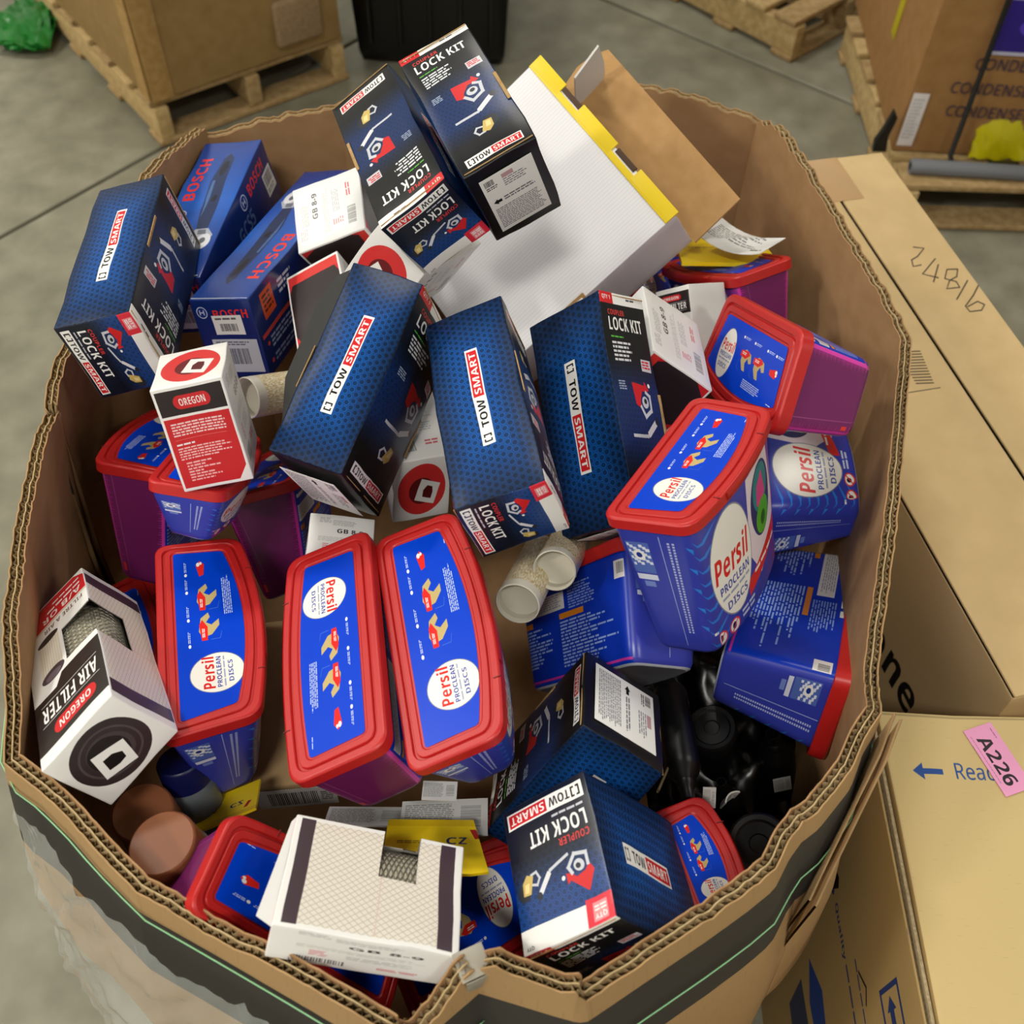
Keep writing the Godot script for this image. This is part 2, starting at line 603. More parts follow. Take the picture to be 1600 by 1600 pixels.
func filter_prints() -> void:
	var soot := Color(0.15, 0.12, 0.12)
	# red facts face
	var k := Ink.new(400, 560, WHITE)
	k.rect(16, 20, 368, 130, soot)
	pill(k, 96, 50, 208, 72)
	k.poly(PackedVector2Array([Vector2(16, 164), Vector2(384, 164), Vector2(384, 470), Vector2(330, 540), Vector2(16, 540)]), RED)
	k.small(44, 190, 300, 76, 5, Color(0.95, 0.82, 0.82), 0.1)
	k.rect(44, 278, 290, 2, Color(0.9, 0.5, 0.5))
	k.small(44, 300, 100, 16, 1, WHITE, 0.0)
	k.small(44, 322, 300, 70, 5, Color(0.95, 0.75, 0.75), 0.3)
	k.small(64, 402, 190, 110, 7, Color(0.95, 0.72, 0.72), 0.6)
	prints["filter_facts"] = k.texture()
	# front face with the name
	k = Ink.new(400, 900, WHITE)
	k.poly(PackedVector2Array([Vector2(0, 60), Vector2(400, 60), Vector2(400, 330), Vector2(260, 330), Vector2(220, 380), Vector2(0, 380)]), soot)
	pill(k, 60, 92, 240, 72)
	k.rect(30, 186, 330, 3, Color(0.8, 0.8, 0.8))
	k.text("AIR FILTER", 36, 200, 320, 76, WHITE)
	k.rect(30, 292, 330, 3, Color(0.8, 0.8, 0.8))
	k.rect(200, 420, 130, 240, Color(0.90, 0.88, 0.82))
	for i in 9: k.rect(204 + i * 14, 420, 4, 240, Color(0.82, 0.79, 0.72))
	k.ell(265, 420, 70, 34, Color(0.28, 0.24, 0.27))
	k.ell(265, 412, 46, 20, Color(0.45, 0.40, 0.44))
	k.ell(265, 660, 66, 22, Color(0.15, 0.14, 0.16))
	k.small(36, 420, 60, 30, 3, Color(0.5, 0.5, 0.5))
	k.text("FILTRE A AIR", 30, 700, 250, 26, Color(0.45, 0.36, 0.3))
	k.rect(0, 740, 400, 8, Color(0.80, 0.72, 0.60))
	k.poly(PackedVector2Array([Vector2(0, 752), Vector2(400, 752), Vector2(400, 890), Vector2(60, 890), Vector2(0, 850)]), RED)
	k.text("A/B OR", 30, 766, 250, 34, WHITE)
	k.small(30, 814, 220, 22, 1, WHITE, 0.0)
	k.small(30, 846, 180, 18, 1, WHITE, 0.0)
	prints["filter_name"] = k.texture()
	# big picture of the filter with its foam ends
	k = Ink.new(480, 720, WHITE)
	k.rect(20, 70, 440, 580, Color(0.90, 0.875, 0.83))
	mesh_print(k, 20, 70, 440, 580, 26, Color(0.76, 0.72, 0.67), 3.0)
	k.rect(20, 330, 440, 4, Color(0.85, 0.76, 0.70))
	k.poly(PackedVector2Array([Vector2(14, 34), Vector2(466, 30), Vector2(466, 92), Vector2(14, 96)]), Color(0.27, 0.21, 0.24))
	k.poly(PackedVector2Array([Vector2(14, 634), Vector2(466, 630), Vector2(466, 690), Vector2(14, 694)]), Color(0.27, 0.21, 0.24))
	prints["filter_picture"] = k.texture()
	# white facts face
	k = Ink.new(400, 560, Color(0.92, 0.92, 0.91))
	k.small(60, 40, 70, 60, 4, Color(0.72, 0.72, 0.72))
	k.text("GB 8-9", 170, 150, 160, 44, Color(0.14, 0.14, 0.15))
	k.small(140, 60, 150, 60, 5, Color(0.72, 0.73, 0.72))
	k.small(60, 240, 280, 50, 4, Color(0.78, 0.79, 0.78))
	k.small(90, 310, 40, 90, 5, Color(0.85, 0.55, 0.58))
	k.small(170, 320, 160, 60, 4, Color(0.74, 0.75, 0.76))
	k.bars(60, 430, 110, 70, 18, Color(0.4, 0.4, 0.4))
	k.small(240, 440, 100, 40, 2, Color(0.83, 0.4, 0.45))
	prints["filter_specs"] = k.texture()
	# round end prints with a hang hole
	for v in [["filter_ring_red", Color(0.84, 0.20, 0.20), Color(0.42, 0.10, 0.12)], ["filter_ring_dark", Color(0.19, 0.15, 0.16), Color(0.10, 0.08, 0.09)]]:
		k = Ink.new(400, 400, WHITE)
		k.ell(200, 200, 168, 168, v[1])
		if v[0] == "filter_ring_dark":
			k.ell(200, 200, 132, 132, Color(0.30, 0.26, 0.27))
			k.ell(200, 200, 122, 122, v[1])
			k.ell(200, 200, 100, 100, Color(0.26, 0.22, 0.23))
		k.ell(200, 210, 88, 88, v[2])
		k.poly(PackedVector2Array([Vector2(196, 130), Vector2(330, 172), Vector2(286, 310), Vector2(152, 268)]), WHITE)
		k.poly(PackedVector2Array([Vector2(206, 252), Vector2(212, 208), Vector2(240, 178), Vector2(276, 190), Vector2(278, 226), Vector2(264, 270)]), Color(0.35, 0.08, 0.1) if v[0] == "filter_ring_red" else Color(0.05, 0.05, 0.05))
		prints[v[0]] = k.texture()
	# dark end with red corners
	k = Ink.new(400, 400, WHITE)
	k.rect(14, 14, 372, 372, Color(0.17, 0.13, 0.14))
	for q in [[14, 14, 1, 1], [386, 14, -1, 1], [14, 386, 1, -1], [386, 386, -1, -1]]:
		k.poly(PackedVector2Array([Vector2(q[0], q[1]), Vector2(q[0] + 60 * q[2], q[1]), Vector2(q[0], q[1] + 80 * q[3])]), RED)
	k.rect(14, 14, 372, 44, Color(0.85, 0.2, 0.18))
	prints["filter_dark"] = k.texture()


func oval(k: Ink, x: float, y: float, rx: float, ry: float) -> void:
	k.ell(x, y, rx, ry, Color(0.5, 0.52, 0.6))
	k.ell(x, y, rx * 0.97, ry * 0.97, Color(0.94, 0.93, 0.90))


func tub_prints() -> void:
	# lid sheet
	var blue := Color(0.0, 0.25, 0.80)
	var k := Ink.new(1024, 520, blue)
	oval(k, 225, 285, 112, 205)
	k.text("Persil", 138, 172, 178, 92, Color(0.85, 0.14, 0.13), 0.06)
	k.text("PROCLEAN", 140, 280, 172, 36, Color(0.16, 0.24, 0.62))
	k.small(140, 332, 170, 20, 1, Color(0.6, 0.64, 0.76), 0.0)
	k.text("DISCS", 160, 366, 120, 36, Color(0.3, 0.36, 0.66))
	var tan := Color(0.76, 0.68, 0.46)
	var pack := Color(0.88, 0.16, 0.13)
	for i in 2:
		var x := 440.0 + i * 190.0
		k.poly(PackedVector2Array([Vector2(x, 200), Vector2(x + 40, 170), Vector2(x + 120, 190), Vector2(x + 150, 250), Vector2(x + 120, 262), Vector2(x + 90, 230), Vector2(x + 70, 270), Vector2(x + 100, 330), Vector2(x + 60, 330), Vector2(x + 10, 270)]), tan)
		k.poly(PackedVector2Array([Vector2(x - 20, 190), Vector2(x + 80, 175), Vector2(x + 110, 200), Vector2(x + 60, 240), Vector2(x - 20, 235)]), pack)
		k.small(x, 196, 60, 24, 2, WHITE, 0.2)
		k.line([Vector2(x - 20, 260), Vector2(x - 20, 330), Vector2(x + 20, 345)], 3, Color(0.3, 0.45, 0.8))
	k.poly(PackedVector2Array([Vector2(835, 205), Vector2(920, 180), Vector2(945, 215), Vector2(915, 250), Vector2(845, 240)]), pack)
	k.ell(920, 200, 14, 14, WHITE)
	k.ell(926, 222, 10, 10, WHITE)
	for x in [400, 560, 740, 860]:
		k.ell(x, 96, 11, 11, WHITE)
		k.small(x + 20, 86, 80, 22, 2, Color(0.75, 0.8, 0.92), 0.3)
	k.small(560, 376, 260, 72, 5, Color(0.72, 0.78, 0.93), 0.2)
	k.small(930, 430, 60, 12, 1, Color(0.8, 0.85, 0.95), 0.0)
	prints["tub_sheet"] = k.texture()
	# wrap: front, magenta end, back, blue end
	var body := Color(0.20, 0.24, 0.66)
	k = Ink.new(2048, 512, body)
	var mag := Color(0.45, 0.13, 0.37)
	var pink := Color(0.84, 0.25, 0.66)
	for i in 92:   # front turns from blue to pink
		var t := i / 91.0
		k.rect(i * 8.02, 0, 8.4, 512, body.lerp(Color(0.62, 0.20, 0.55), smoothstep(0.55, 0.95, t)))
	for i in 9:
		var y := 50.0 + i * 52.0
		k.poly(PackedVector2Array([Vector2(-10, y - 6), Vector2(60, y + 16), Vector2(140, y + 14), Vector2(215, y - 22), Vector2(150, y + 26), Vector2(60, y + 24)]), Color(0.12, 0.48, 0.86))
	k.poly(PackedVector2Array([Vector2(380, 30), Vector2(560, 20), Vector2(600, 300), Vector2(430, 420), Vector2(360, 300)]), Color(0.90, 0.84, 0.88))
	k.ell(480, 170, 86, 128, Color(0.12, 0.16, 0.4))
	k.ell(480, 130, 64, 80, Color(0.15, 0.50, 0.52))
	k.poly(PackedVector2Array([Vector2(450, 110), Vector2(500, 80), Vector2(520, 170), Vector2(470, 210), Vector2(440, 170)]), Color(0.86, 0.28, 0.55))
	k.ell(485, 235, 58, 60, Color(0.33, 0.66, 0.16))
	k.ell(485, 245, 22, 24, Color(0.14, 0.38, 0.08))
	k.poly(PackedVector2Array([Vector2(330, 380), Vector2(660, 300), Vector2(660, 352), Vector2(330, 440)]), Color(0.84, 0.16, 0.16))
	k.small(380, 372, 200, 22, 1, WHITE, 0.0)
	oval(k, 262, 235, 112, 205)
	k.text("Persil", 166, 170, 180, 96, Color(0.85, 0.14, 0.13), 0.10)
	k.text("PROCLEAN", 180, 286, 164, 32, Color(0.16, 0.24, 0.62))
	k.small(184, 332, 156, 18, 1, Color(0.6, 0.64, 0.76), 0.0)
	k.text("DISCS", 204, 362, 116, 32, Color(0.3, 0.36, 0.66))
	for x in [150.0, 222.0]:
		k.ell(x, 472, 30, 30, Color(0.85, 0.2, 0.2))
		k.ell(x, 472, 24, 24, WHITE)
		k.ell(x - 3, 470, 10, 14, Color(0.1, 0.1, 0.1))
		k.line([Vector2(x - 16, 488), Vector2(x + 16, 456)], 5, Color(0.85, 0.2, 0.2))
	k.small(270, 448, 100, 40, 2, Color(0.75, 0.8, 0.9))
	k.small(60, 430, 60, 20, 1, WHITE, 0.0)
	k.rect(737, 0, 290, 512, mag)   # magenta end
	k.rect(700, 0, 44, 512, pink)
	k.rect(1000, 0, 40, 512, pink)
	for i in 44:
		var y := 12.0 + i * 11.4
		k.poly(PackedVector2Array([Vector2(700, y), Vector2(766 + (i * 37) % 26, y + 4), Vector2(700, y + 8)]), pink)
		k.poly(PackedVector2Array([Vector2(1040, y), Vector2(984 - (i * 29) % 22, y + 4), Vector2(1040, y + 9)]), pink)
	k.rect(796, 0, 2, 512, Color(0.62, 0.3, 0.52))
	k.rect(756, 430, 22, 42, Color(0.88, 0.22, 0.2))
	k.rect(1024, 0, 737, 512, Color(0.03, 0.20, 0.70))   # back
	k.rect(1024, 488, 737, 8, Color(0.75, 0.2, 0.6))
	k.small(1070, 26, 380, 34, 1, WHITE, 0.1)
	k.rect(1060, 84, 300, 86, Color(0.88, 0.87, 0.86))
	k.small(1070, 92, 280, 68, 6, Color(0.62, 0.62, 0.66), 0.1)
	k.small(1380, 66, 130, 120, 9, Color(0.50, 0.60, 0.86), 0.4)
	k.rect(1600, 40, 120, 84, Color(0.88, 0.87, 0.86))
	k.bars(1612, 50, 96, 52, 20, Color(0.35, 0.35, 0.35))
	k.rect(1070, 192, 120, 28, Color(0.86, 0.52, 0.14))
	k.rect(1330, 192, 120, 28, Color(0.86, 0.52, 0.14))
	k.small(1070, 232, 230, 200, 12, Color(0.56, 0.66, 0.90), 0.5, 5)
	k.small(1330, 232, 280, 230, 14, Color(0.56, 0.66, 0.90), 0.5, 6)
	k.rect(1761, 0, 287, 512, body)   # blue end
	k.rect(1800, 60, 84, 120, Color(0.32, 0.42, 0.72))
	for i in 24: k.rect(1806 + (i * 31) % 72, 66 + (i * 47) % 76, 12, 11, Color(0.86, 0.89, 0.96))
	k.ell(1842, 110, 20, 20, WHITE)
	k.ell(1842, 110, 10, 10, Color(0.1, 0.2, 0.55))
	k.rect(1804, 186, 80, 22, Color(0.84, 0.87, 0.94))
	k.rect(1826, 214, 40, 22, Color(0.45, 0.54, 0.8))
	k.rect(1924, 30, 3, 450, Color(0.6, 0.66, 0.86))
	for q in [1948, 1964]:
		for i in 34: k.rect(q, 50 + i * 11, 8, 7, Color(0.70, 0.75, 0.90))
	for i in 5:
		var y := 60.0 + i * 80.0
		k.poly(PackedVector2Array([Vector2(2010, y), Vector2(2048, y + 14), Vector2(2048, y + 34)]), Color(0.16, 0.50, 0.86))
	k.rect(0, 504, 2048, 8, Color(0.70, 0.72, 0.76))
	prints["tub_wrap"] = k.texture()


func other_prints() -> void:
	var k := Ink.new(512, 470, Color(0.97, 0.84, 0.10))   # yellow blister card
	k.rect(0, 0, 512, 60, Color(0.90, 0.76, 0.08))
	k.text("C", 300, 160, 50, 60, Color(0.10, 0.14, 0.4))
	k.text("Z", 360, 160, 40, 60, Color(0.10, 0.14, 0.4))
	k.poly(PackedVector2Array([Vector2(410, 90), Vector2(440, 90), Vector2(470, 170), Vector2(440, 175)]), Color(0.72, 0.12, 0.1))
	k.small(60, 190, 160, 30, 2, Color(0.55, 0.42, 0.1))
	prints["yellow_card"] = k.texture()
	k = Ink.new(384, 256, Color(0.80, 0.80, 0.79))   # paper tag
	k.small(16, 30, 220, 190, 14, Color(0.55, 0.55, 0.55), 0.15)
	k.bars(264, 50, 90, 150, 18, Color(0.55, 0.55, 0.56), 3, false)
	prints["paper_tag"] = k.texture()
	k = Ink.new(384, 200, Color(0.90, 0.90, 0.89))   # curled slip
	k.small(30, 40, 290, 110, 8, Color(0.55, 0.55, 0.55), 0.3)
	k.small(300, 150, 60, 20, 1, Color(0.05, 0.05, 0.05), 0.0)
	prints["slip"] = k.texture()
	k = Ink.new(384, 160, Color(0.72, 0.70, 0.68))   # bar code strip
	k.bars(60, 30, 240, 110, 26, Color(0.08, 0.08, 0.08))
	k.small(310, 40, 60, 80, 5, Color(0.3, 0.3, 0.3))
	prints["bar_strip"] = k.texture()
	k = Ink.new(192, 384, Color(0.92, 0.62, 0.78))   # pink tag
	k.tf = Transform2D(PI / 2, Vector2(192, 0))
	k.text("A226", 60, 66, 280, 84, Color(0.12, 0.09, 0.11))
	k.small(30, 24, 60, 10, 1, Color(0.6, 0.35, 0.5), 0.0)
	k.small(40, 168, 300, 8, 1, Color(0.7, 0.45, 0.6), 0.2)
	prints["pink_tag"] = k.texture()
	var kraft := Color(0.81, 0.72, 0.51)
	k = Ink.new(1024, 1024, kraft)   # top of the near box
	var rng := RandomNumberGenerator.new()
	rng.seed = 11
	for i in 1400: k.rect(rng.randf() * 1024, rng.randf() * 1024, rng.randf_range(2, 16), 1, kraft.darkened(rng.randf() * 0.06))
	var ink := Color(0.20, 0.32, 0.58)
	k.rect(72, 95, 50, 9, ink)
	k.poly(PackedVector2Array([Vector2(54, 99), Vector2(78, 86), Vector2(78, 113)]), ink)
	k.text("Read", 150, 82, 90, 28, ink, 0.0, "Droid Sans", 400)
	k.line([Vector2(0, 6), Vector2(1024, 6)], 3, kraft.darkened(0.2))
	prints["near_box_top"] = k.texture()
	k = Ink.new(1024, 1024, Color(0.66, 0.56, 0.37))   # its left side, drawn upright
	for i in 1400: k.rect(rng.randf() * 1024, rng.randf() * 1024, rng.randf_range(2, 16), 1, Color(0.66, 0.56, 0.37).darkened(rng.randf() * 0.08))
	ink = Color(0.16, 0.22, 0.42)
	k.ell(150, 334, 30, 15, ink)
	k.ell(150, 334, 22, 9, Color(0.5, 0.45, 0.36))
	k.text("Quality", 196, 318, 92, 24, ink)
	k.small(296, 322, 120, 14, 1, ink, 0.1)
	var keep := k.tf
	k.tf = Transform2D(PI / 2 - 0.22, Vector2(78, 120))
	k.text("INSPECT", 0, -14, 150, 24, ink)
	k.tf = keep
	k.line([Vector2(322, 262), Vector2(350, 236), Vector2(372, 250)], 5, Color(0.1, 0.09, 0.09))
	k.small(300, 268, 100, 10, 1, ink, 0.1)
	k.poly(PackedVector2Array([Vector2(232, 560), Vector2(300, 500), Vector2(420, 520), Vector2(420, 580), Vector2(300, 600)]), Color(0.16, 0.27, 0.55))
	k.poly(PackedVector2Array([Vector2(250, 640), Vector2(420, 620), Vector2(420, 760), Vector2(270, 760)]), Color(0.24, 0.27, 0.36))
	k.line([Vector2(440, 84), Vector2(372, 84), Vector2(372, 170), Vector2(440, 170)], 8, ink)
	k.poly(PackedVector2Array([Vector2(384, 128), Vector2(404, 106), Vector2(404, 118), Vector2(434, 118), Vector2(434, 138), Vector2(404, 138), Vector2(404, 150)]), ink)
	prints["near_box_side"] = k.texture()
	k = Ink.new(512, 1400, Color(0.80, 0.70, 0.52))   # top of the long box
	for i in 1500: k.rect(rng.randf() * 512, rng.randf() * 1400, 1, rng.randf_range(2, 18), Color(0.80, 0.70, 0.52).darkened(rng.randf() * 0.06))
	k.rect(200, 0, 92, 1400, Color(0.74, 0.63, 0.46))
	k.poly(PackedVector2Array([Vector2(180, 0), Vector2(300, 0), Vector2(300, 150), Vector2(264, 190), Vector2(230, 160), Vector2(180, 176)]), Color(0.72, 0.60, 0.45))
	prints["long_box_top"] = k.texture()
	k = Ink.new(1400, 512, Color(0.74, 0.64, 0.47))   # its near long side
	k.text("one", 1085, 152, 176, 38, Color(0.07, 0.06, 0.06))
	prints["long_box_side"] = k.texture()
	k = Ink.new(256, 256, Color(0.16, 0.08, 0.5))
	k.rect(0, 0, 256, 16, Color(0.75, 0.75, 0.85))
	k.rect(0, 240, 256, 16, Color(0.75, 0.75, 0.85))
	k.ell(150, 130, 90, 50, Color(0.32, 0.22, 0.75))
	k.ell(170, 110, 40, 20, Color(0.7, 0.6, 0.9))
	k.rect(60, 40, 110, 50, Color(0.08, 0.06, 0.2))
	prints["purple_sticker"] = k.texture()
	k = Ink.new(256, 384, Color(0.86, 0.84, 0.84))
	k.small(30, 40, 200, 300, 12, Color(0.7, 0.68, 0.7), 0.3)
	prints["grey_label"] = k.texture()
	# corrugated white board: faint flutes
	k = Ink.new(1024, 1024, Color(0.90, 0.90, 0.91))
	for i in 64: k.rect(0, i * 16, 1024, 5, Color(0.865, 0.865, 0.875))
	prints["white_board"] = k.texture()
	# outer wall of the bin: kraft with a broad dark band
	k = Ink.new(512, 1024, Color(0.66, 0.53, 0.36))
	for i in 1600: k.rect(rng.randf() * 512, rng.randf() * 1024, 1, rng.randf_range(4, 30), Color(0.66, 0.53, 0.36).darkened(rng.randf() * 0.07))
	k.rect(0, 58, 512, 118, Color(0.20, 0.19, 0.17))
	prints["bin_outside"] = k.texture()


# ---------------------------------------------------------------- packages
func skin_face(mesh: ArrayMesh, size: Vector3, f: String, mat: Material, turn: int, o: Dictionary) -> void:
	var right: Vector3 = FACES[f][1]
	var up: Vector3 = FACES[f][2]
	for i in turn:
		var keep := right
		right = up
		up = -keep
	var st := tool()
	st.set_material(mat)
	var hole: Rect2 = o.get("hole", {}).get(f, Rect2())
	face(st, size, f, right, up, o.get("bevel", 0.0018), o.get("steps", 6), hole, o.get("dent"), o.get("amp", 0.0), o.get("bulge", 0.0))
	st.generate_normals()
	st.commit(mesh)


func dents(at: int, freq := 9.0) -> FastNoiseLite:
	var n := FastNoiseLite.new()
	n.seed = at
	n.frequency = freq
	n.fractal_octaves = 2
	return n


# a folded carton: side walls in one mesh, each closing end a part of its own
func carton(called: String, at: Vector3, turn: Quaternion, size: Vector3, skin: Dictionary, ends: Array, o := {}) -> Node3D:
	var t := base(called, at, turn)
	if not o.has("dent"): o["dent"] = dents(int(absf(at.x * 997.0 + at.z * 613.0)))
	if not o.has("amp"): o["amp"] = 0.0022
	var walls := ArrayMesh.new()
	for f in FACES:
		if not skin.has(f): continue
		if f in ends:
			var m := ArrayMesh.new()
			skin_face(m, size, f, skin[f][0], skin[f][1], o)
			put("end_flap", m, null, t)
		else:
			skin_face(walls, size, f, skin[f][0], skin[f][1], o)
	put("carton_wall", walls, null, t)
	return t


func kit_box(at: Vector3, turn: Quaternion, size: Vector3, label: String, bulge := 0.001) -> Node3D:
	var blue := printed("honeycomb", 0.36, 0.3)
	var side := printed("kit_side", 0.36, 0.4)
	var black := plain("black carton", Color(0.035, 0.035, 0.04), 0.35, 0.5)
	# x runs along the box; +x is the picture end, -x the labelled end
	var t := carton("lock_kit_box", at, turn, size, {"-y": [blue, 2], "+y": [blue, 0], "+z": [side, 3], "-z": [side, 1], "+x": [printed("kit_end", 0.28), 1], "-x": [black, 0]}, ["+x", "-x"], {"bulge": bulge, "amp": 0.003})
	var paper := put("paper_label", panel(Vector3(size.y * 0.74, size.z * 0.76, 0.0005), 0.0001), printed("kit_label", 0.6, 0.3), t, Vector3(-size.x / 2 - 0.0012 - bulge, 0, 0), Basis(Vector3(0, -1, 0), Vector3(0, 0, 1), Vector3(-1, 0, 0)))
	paper.set_meta("label", "white printed paper label on the black end")
	var raw := board("raw card edge", Color(0.70, 0.56, 0.36), 8.0)
	for s in [-1, 1]:
		put("tuck_slot", panel(Vector3(size.x * 0.22, 0.0042, 0.0012), 0.0004), raw, t, Vector3(-size.x * 0.06, size.y * 0.5 * -s * 0.95, s * (size.z / 2 + bulge * 0.25 + 0.0002)))
	for s in [[-1, 1], [1, 1], [-1, -1], [1, -1]]:
		put("end_seam", panel(Vector3(0.0012, size.y * 0.96, 0.0012), 0.0003), raw, t, Vector3(s[0] * (size.x / 2 - 0.004), 0, s[1] * (size.z / 2 + 0.0002)))
	tag(t, label, "box", "navy lock kit boxes")
	return t


func tool_box(at: Vector3, turn: Quaternion, size: Vector3, flip: bool, label: String) -> Node3D:
	var r := 2 if flip else 0
	var t := carton("power_tool_box", at, turn, size, {"+y": [printed("tool_top", 0.25), r], "+z": [printed("tool_facts" if flip else "tool_side", 0.25), 0], "-z": [printed("tool_side", 0.25), 0], "-y": [plain("tool blue", Color(0.06, 0.16, 0.42), 0.3), 0], "-x": [printed("tool_end", 0.25), 0], "+x": [printed("tool_end", 0.25), 0]}, ["-x", "+x"])
	put("glued_seam", panel(Vector3(0.0012, 0.0012, size.z * 0.94), 0.0003), plain("pale card edge", Color(0.75, 0.78, 0.82), 0.6), t, Vector3(-size.x / 2 + 0.003, size.y / 2 + 0.0002, 0))
	tag(t, label, "box", "blue power tool boxes")
	return t


func filter_box(at: Vector3, turn: Quaternion, size: Vector3, skin: Dictionary, label: String, hole := {}) -> Node3D:
	var s := {}
	var white := plain("white card", Color(0.86, 0.86, 0.85), 0.4)
	for f in FACES: s[f] = [printed(skin[f][0], 0.35), skin[f][1]] if skin.has(f) else [white, 0]
	var t := carton("air_filter_box", at, turn, size, s, ["+y", "-y"], {"hole": hole, "amp": 0.002})
	if hole:
		var grey := board("card inside", Color(0.70, 0.68, 0.64), 6.0)
		var inside := ArrayMesh.new()
		for f in FACES: skin_face(inside, size - Vector3(0.0016, 0.0016, 0.0016), f, grey, 0, {"hole": hole, "dent": dents(int(absf(at.x * 997.0 + at.z * 613.0))), "amp": 0.002})
		put("carton_lining", inside, null, t)
	tag(t, label, "box", "white air filter boxes")
	return t


func air_filter(host: Node3D, size: Vector3, label: String) -> void:
	var o := base("air_filter", Vector3.ZERO)
	o.transform = host.transform
	var r := minf(size.x, size.z) / 2.0 * 0.90
	var stretch := size.x / size.z
	var st := tool()
	var rows := []
	for i in 2:
		var row := PackedVector3Array()
		for j in 145:
			var a := TAU * j / 144.0
			var q := r * (0.955 if j % 2 else 0.88)
			row.append(Vector3(q * cos(a) * maxf(1.0, stretch), (0.5 - i) * size.y * 0.9, -q * sin(a) * maxf(1.0, 1.0 / stretch)))
		rows.append(row)
	grid(st, rows, [])
	put("pleated_paper", done(st), board("filter paper", Color(0.88, 0.85, 0.74), 6.0), o)
	var wires := tool()
	for k in 20:
		for s in [-1.0, 1.0]:
			var path := []
			for i in 33:
				var a: float = TAU * (k / 20.0 + s * i / 33.0 * 1.6)
				path.append(Vector3(r * 0.975 * cos(a) * maxf(1.0, stretch), (0.5 - i / 32.0) * size.y * 0.88, -r * 0.975 * sin(a) * maxf(1.0, 1.0 / stretch)))
			tube(wires, path, 0.0007, 4)
	var mesh := put("wire_mesh", done(wires), plain("mesh wire", Color(0.55, 0.54, 0.50), 0.4, 0.5, 0.6), o)
	mesh.set_meta("kind", "stuff")
	for s in [-1, 1]:
		var cap := put("foam_end", lathe([Vector2(0.4 * r, 0.008), Vector2(r * 0.9, 0.008), Vector2(r, 0.004), Vector2(r, -0.004), Vector2(r * 0.9, -0.008), Vector2(0.4 * r, -0.008)], 36), plain("dark foam", Color(0.10, 0.08, 0.09), 0.9, 0.2), o, Vector3(0, s * size.y * 0.455, 0))
		cap.scale = Vector3(maxf(1.0, stretch), 1, maxf(1.0, 1.0 / stretch))
	tag(o, label, "filter", "cream air filters inside their boxes")


# plan of a tub: straight back, slanted ends, bowed front; u runs front, right end, back, left end
func tub_plan(d: Array, inset: float, rc: float, y: float) -> Array:
	var L: float = d[0] - 2.0 * inset
	var Lf: float = d[1] - 2.0 * inset
	var zb: float = -d[2] / 2.0 + inset
	var zf: float = d[2] / 2.0 - inset
	var b: float = d[3]
	var front := func(x: float) -> Vector2: return Vector2(x, zf + b * (1.0 - pow(2.0 * x / Lf, 2)))
	var corner := [Vector2(-Lf / 2, zf), Vector2(Lf / 2, zf), Vector2(L / 2, zb), Vector2(-L / 2, zb)]
	var pts := []
	var us := []
	var ustart := [0.0, 0.36, 0.50, 0.86, 1.0]
	var bez := func(a: Vector2, c: Vector2, e: Vector2, t: float) -> Vector2: return a.lerp(c, t).lerp(c.lerp(e, t), t)
	for s in 4:
		var c0: Vector2 = corner[s]
		var c1: Vector2 = corner[(s + 1) % 4]
		var d0: Vector2
		var d1: Vector2
		var prev: Vector2 = corner[(s + 3) % 4]
		var next: Vector2 = corner[(s + 2) % 4]
		var seg := []
		if s == 0:
			d0 = front.call(-Lf / 2 + rc)
			d1 = front.call(Lf / 2 - rc)
		else:
			d0 = c0 + (c1 - c0).normalized() * rc
			d1 = c1 + (c0 - c1).normalized() * rc
		var before: Vector2 = front.call(Lf / 2 - rc) if s == 1 else c0 + (prev - c0).normalized() * rc
		var after: Vector2 = front.call(-Lf / 2 + rc) if s == 3 else c1 + (next - c1).normalized() * rc
		for i in 5: seg.append(bez.call(before, c0, d0, 0.5 + i * 0.125))
		for i in range(1, 12):
			var t := i / 12.0
			seg.append(front.call(lerpf(-Lf / 2 + rc, Lf / 2 - rc, t)) if s == 0 else d0.lerp(d1, t))
		for i in 5: seg.append(bez.call(d1, c1, after, i * 0.125))
		for i in seg.size():
			pts.append(seg[i])
			us.append(lerpf(ustart[s], ustart[s + 1], float(i) / (seg.size() - 1)))
	var ring := PackedVector3Array()
	for p in pts: ring.append(Vector3(p.x, y, p.y))
	ring.append(ring[0])
	us.append(1.0)
	return [ring, us]


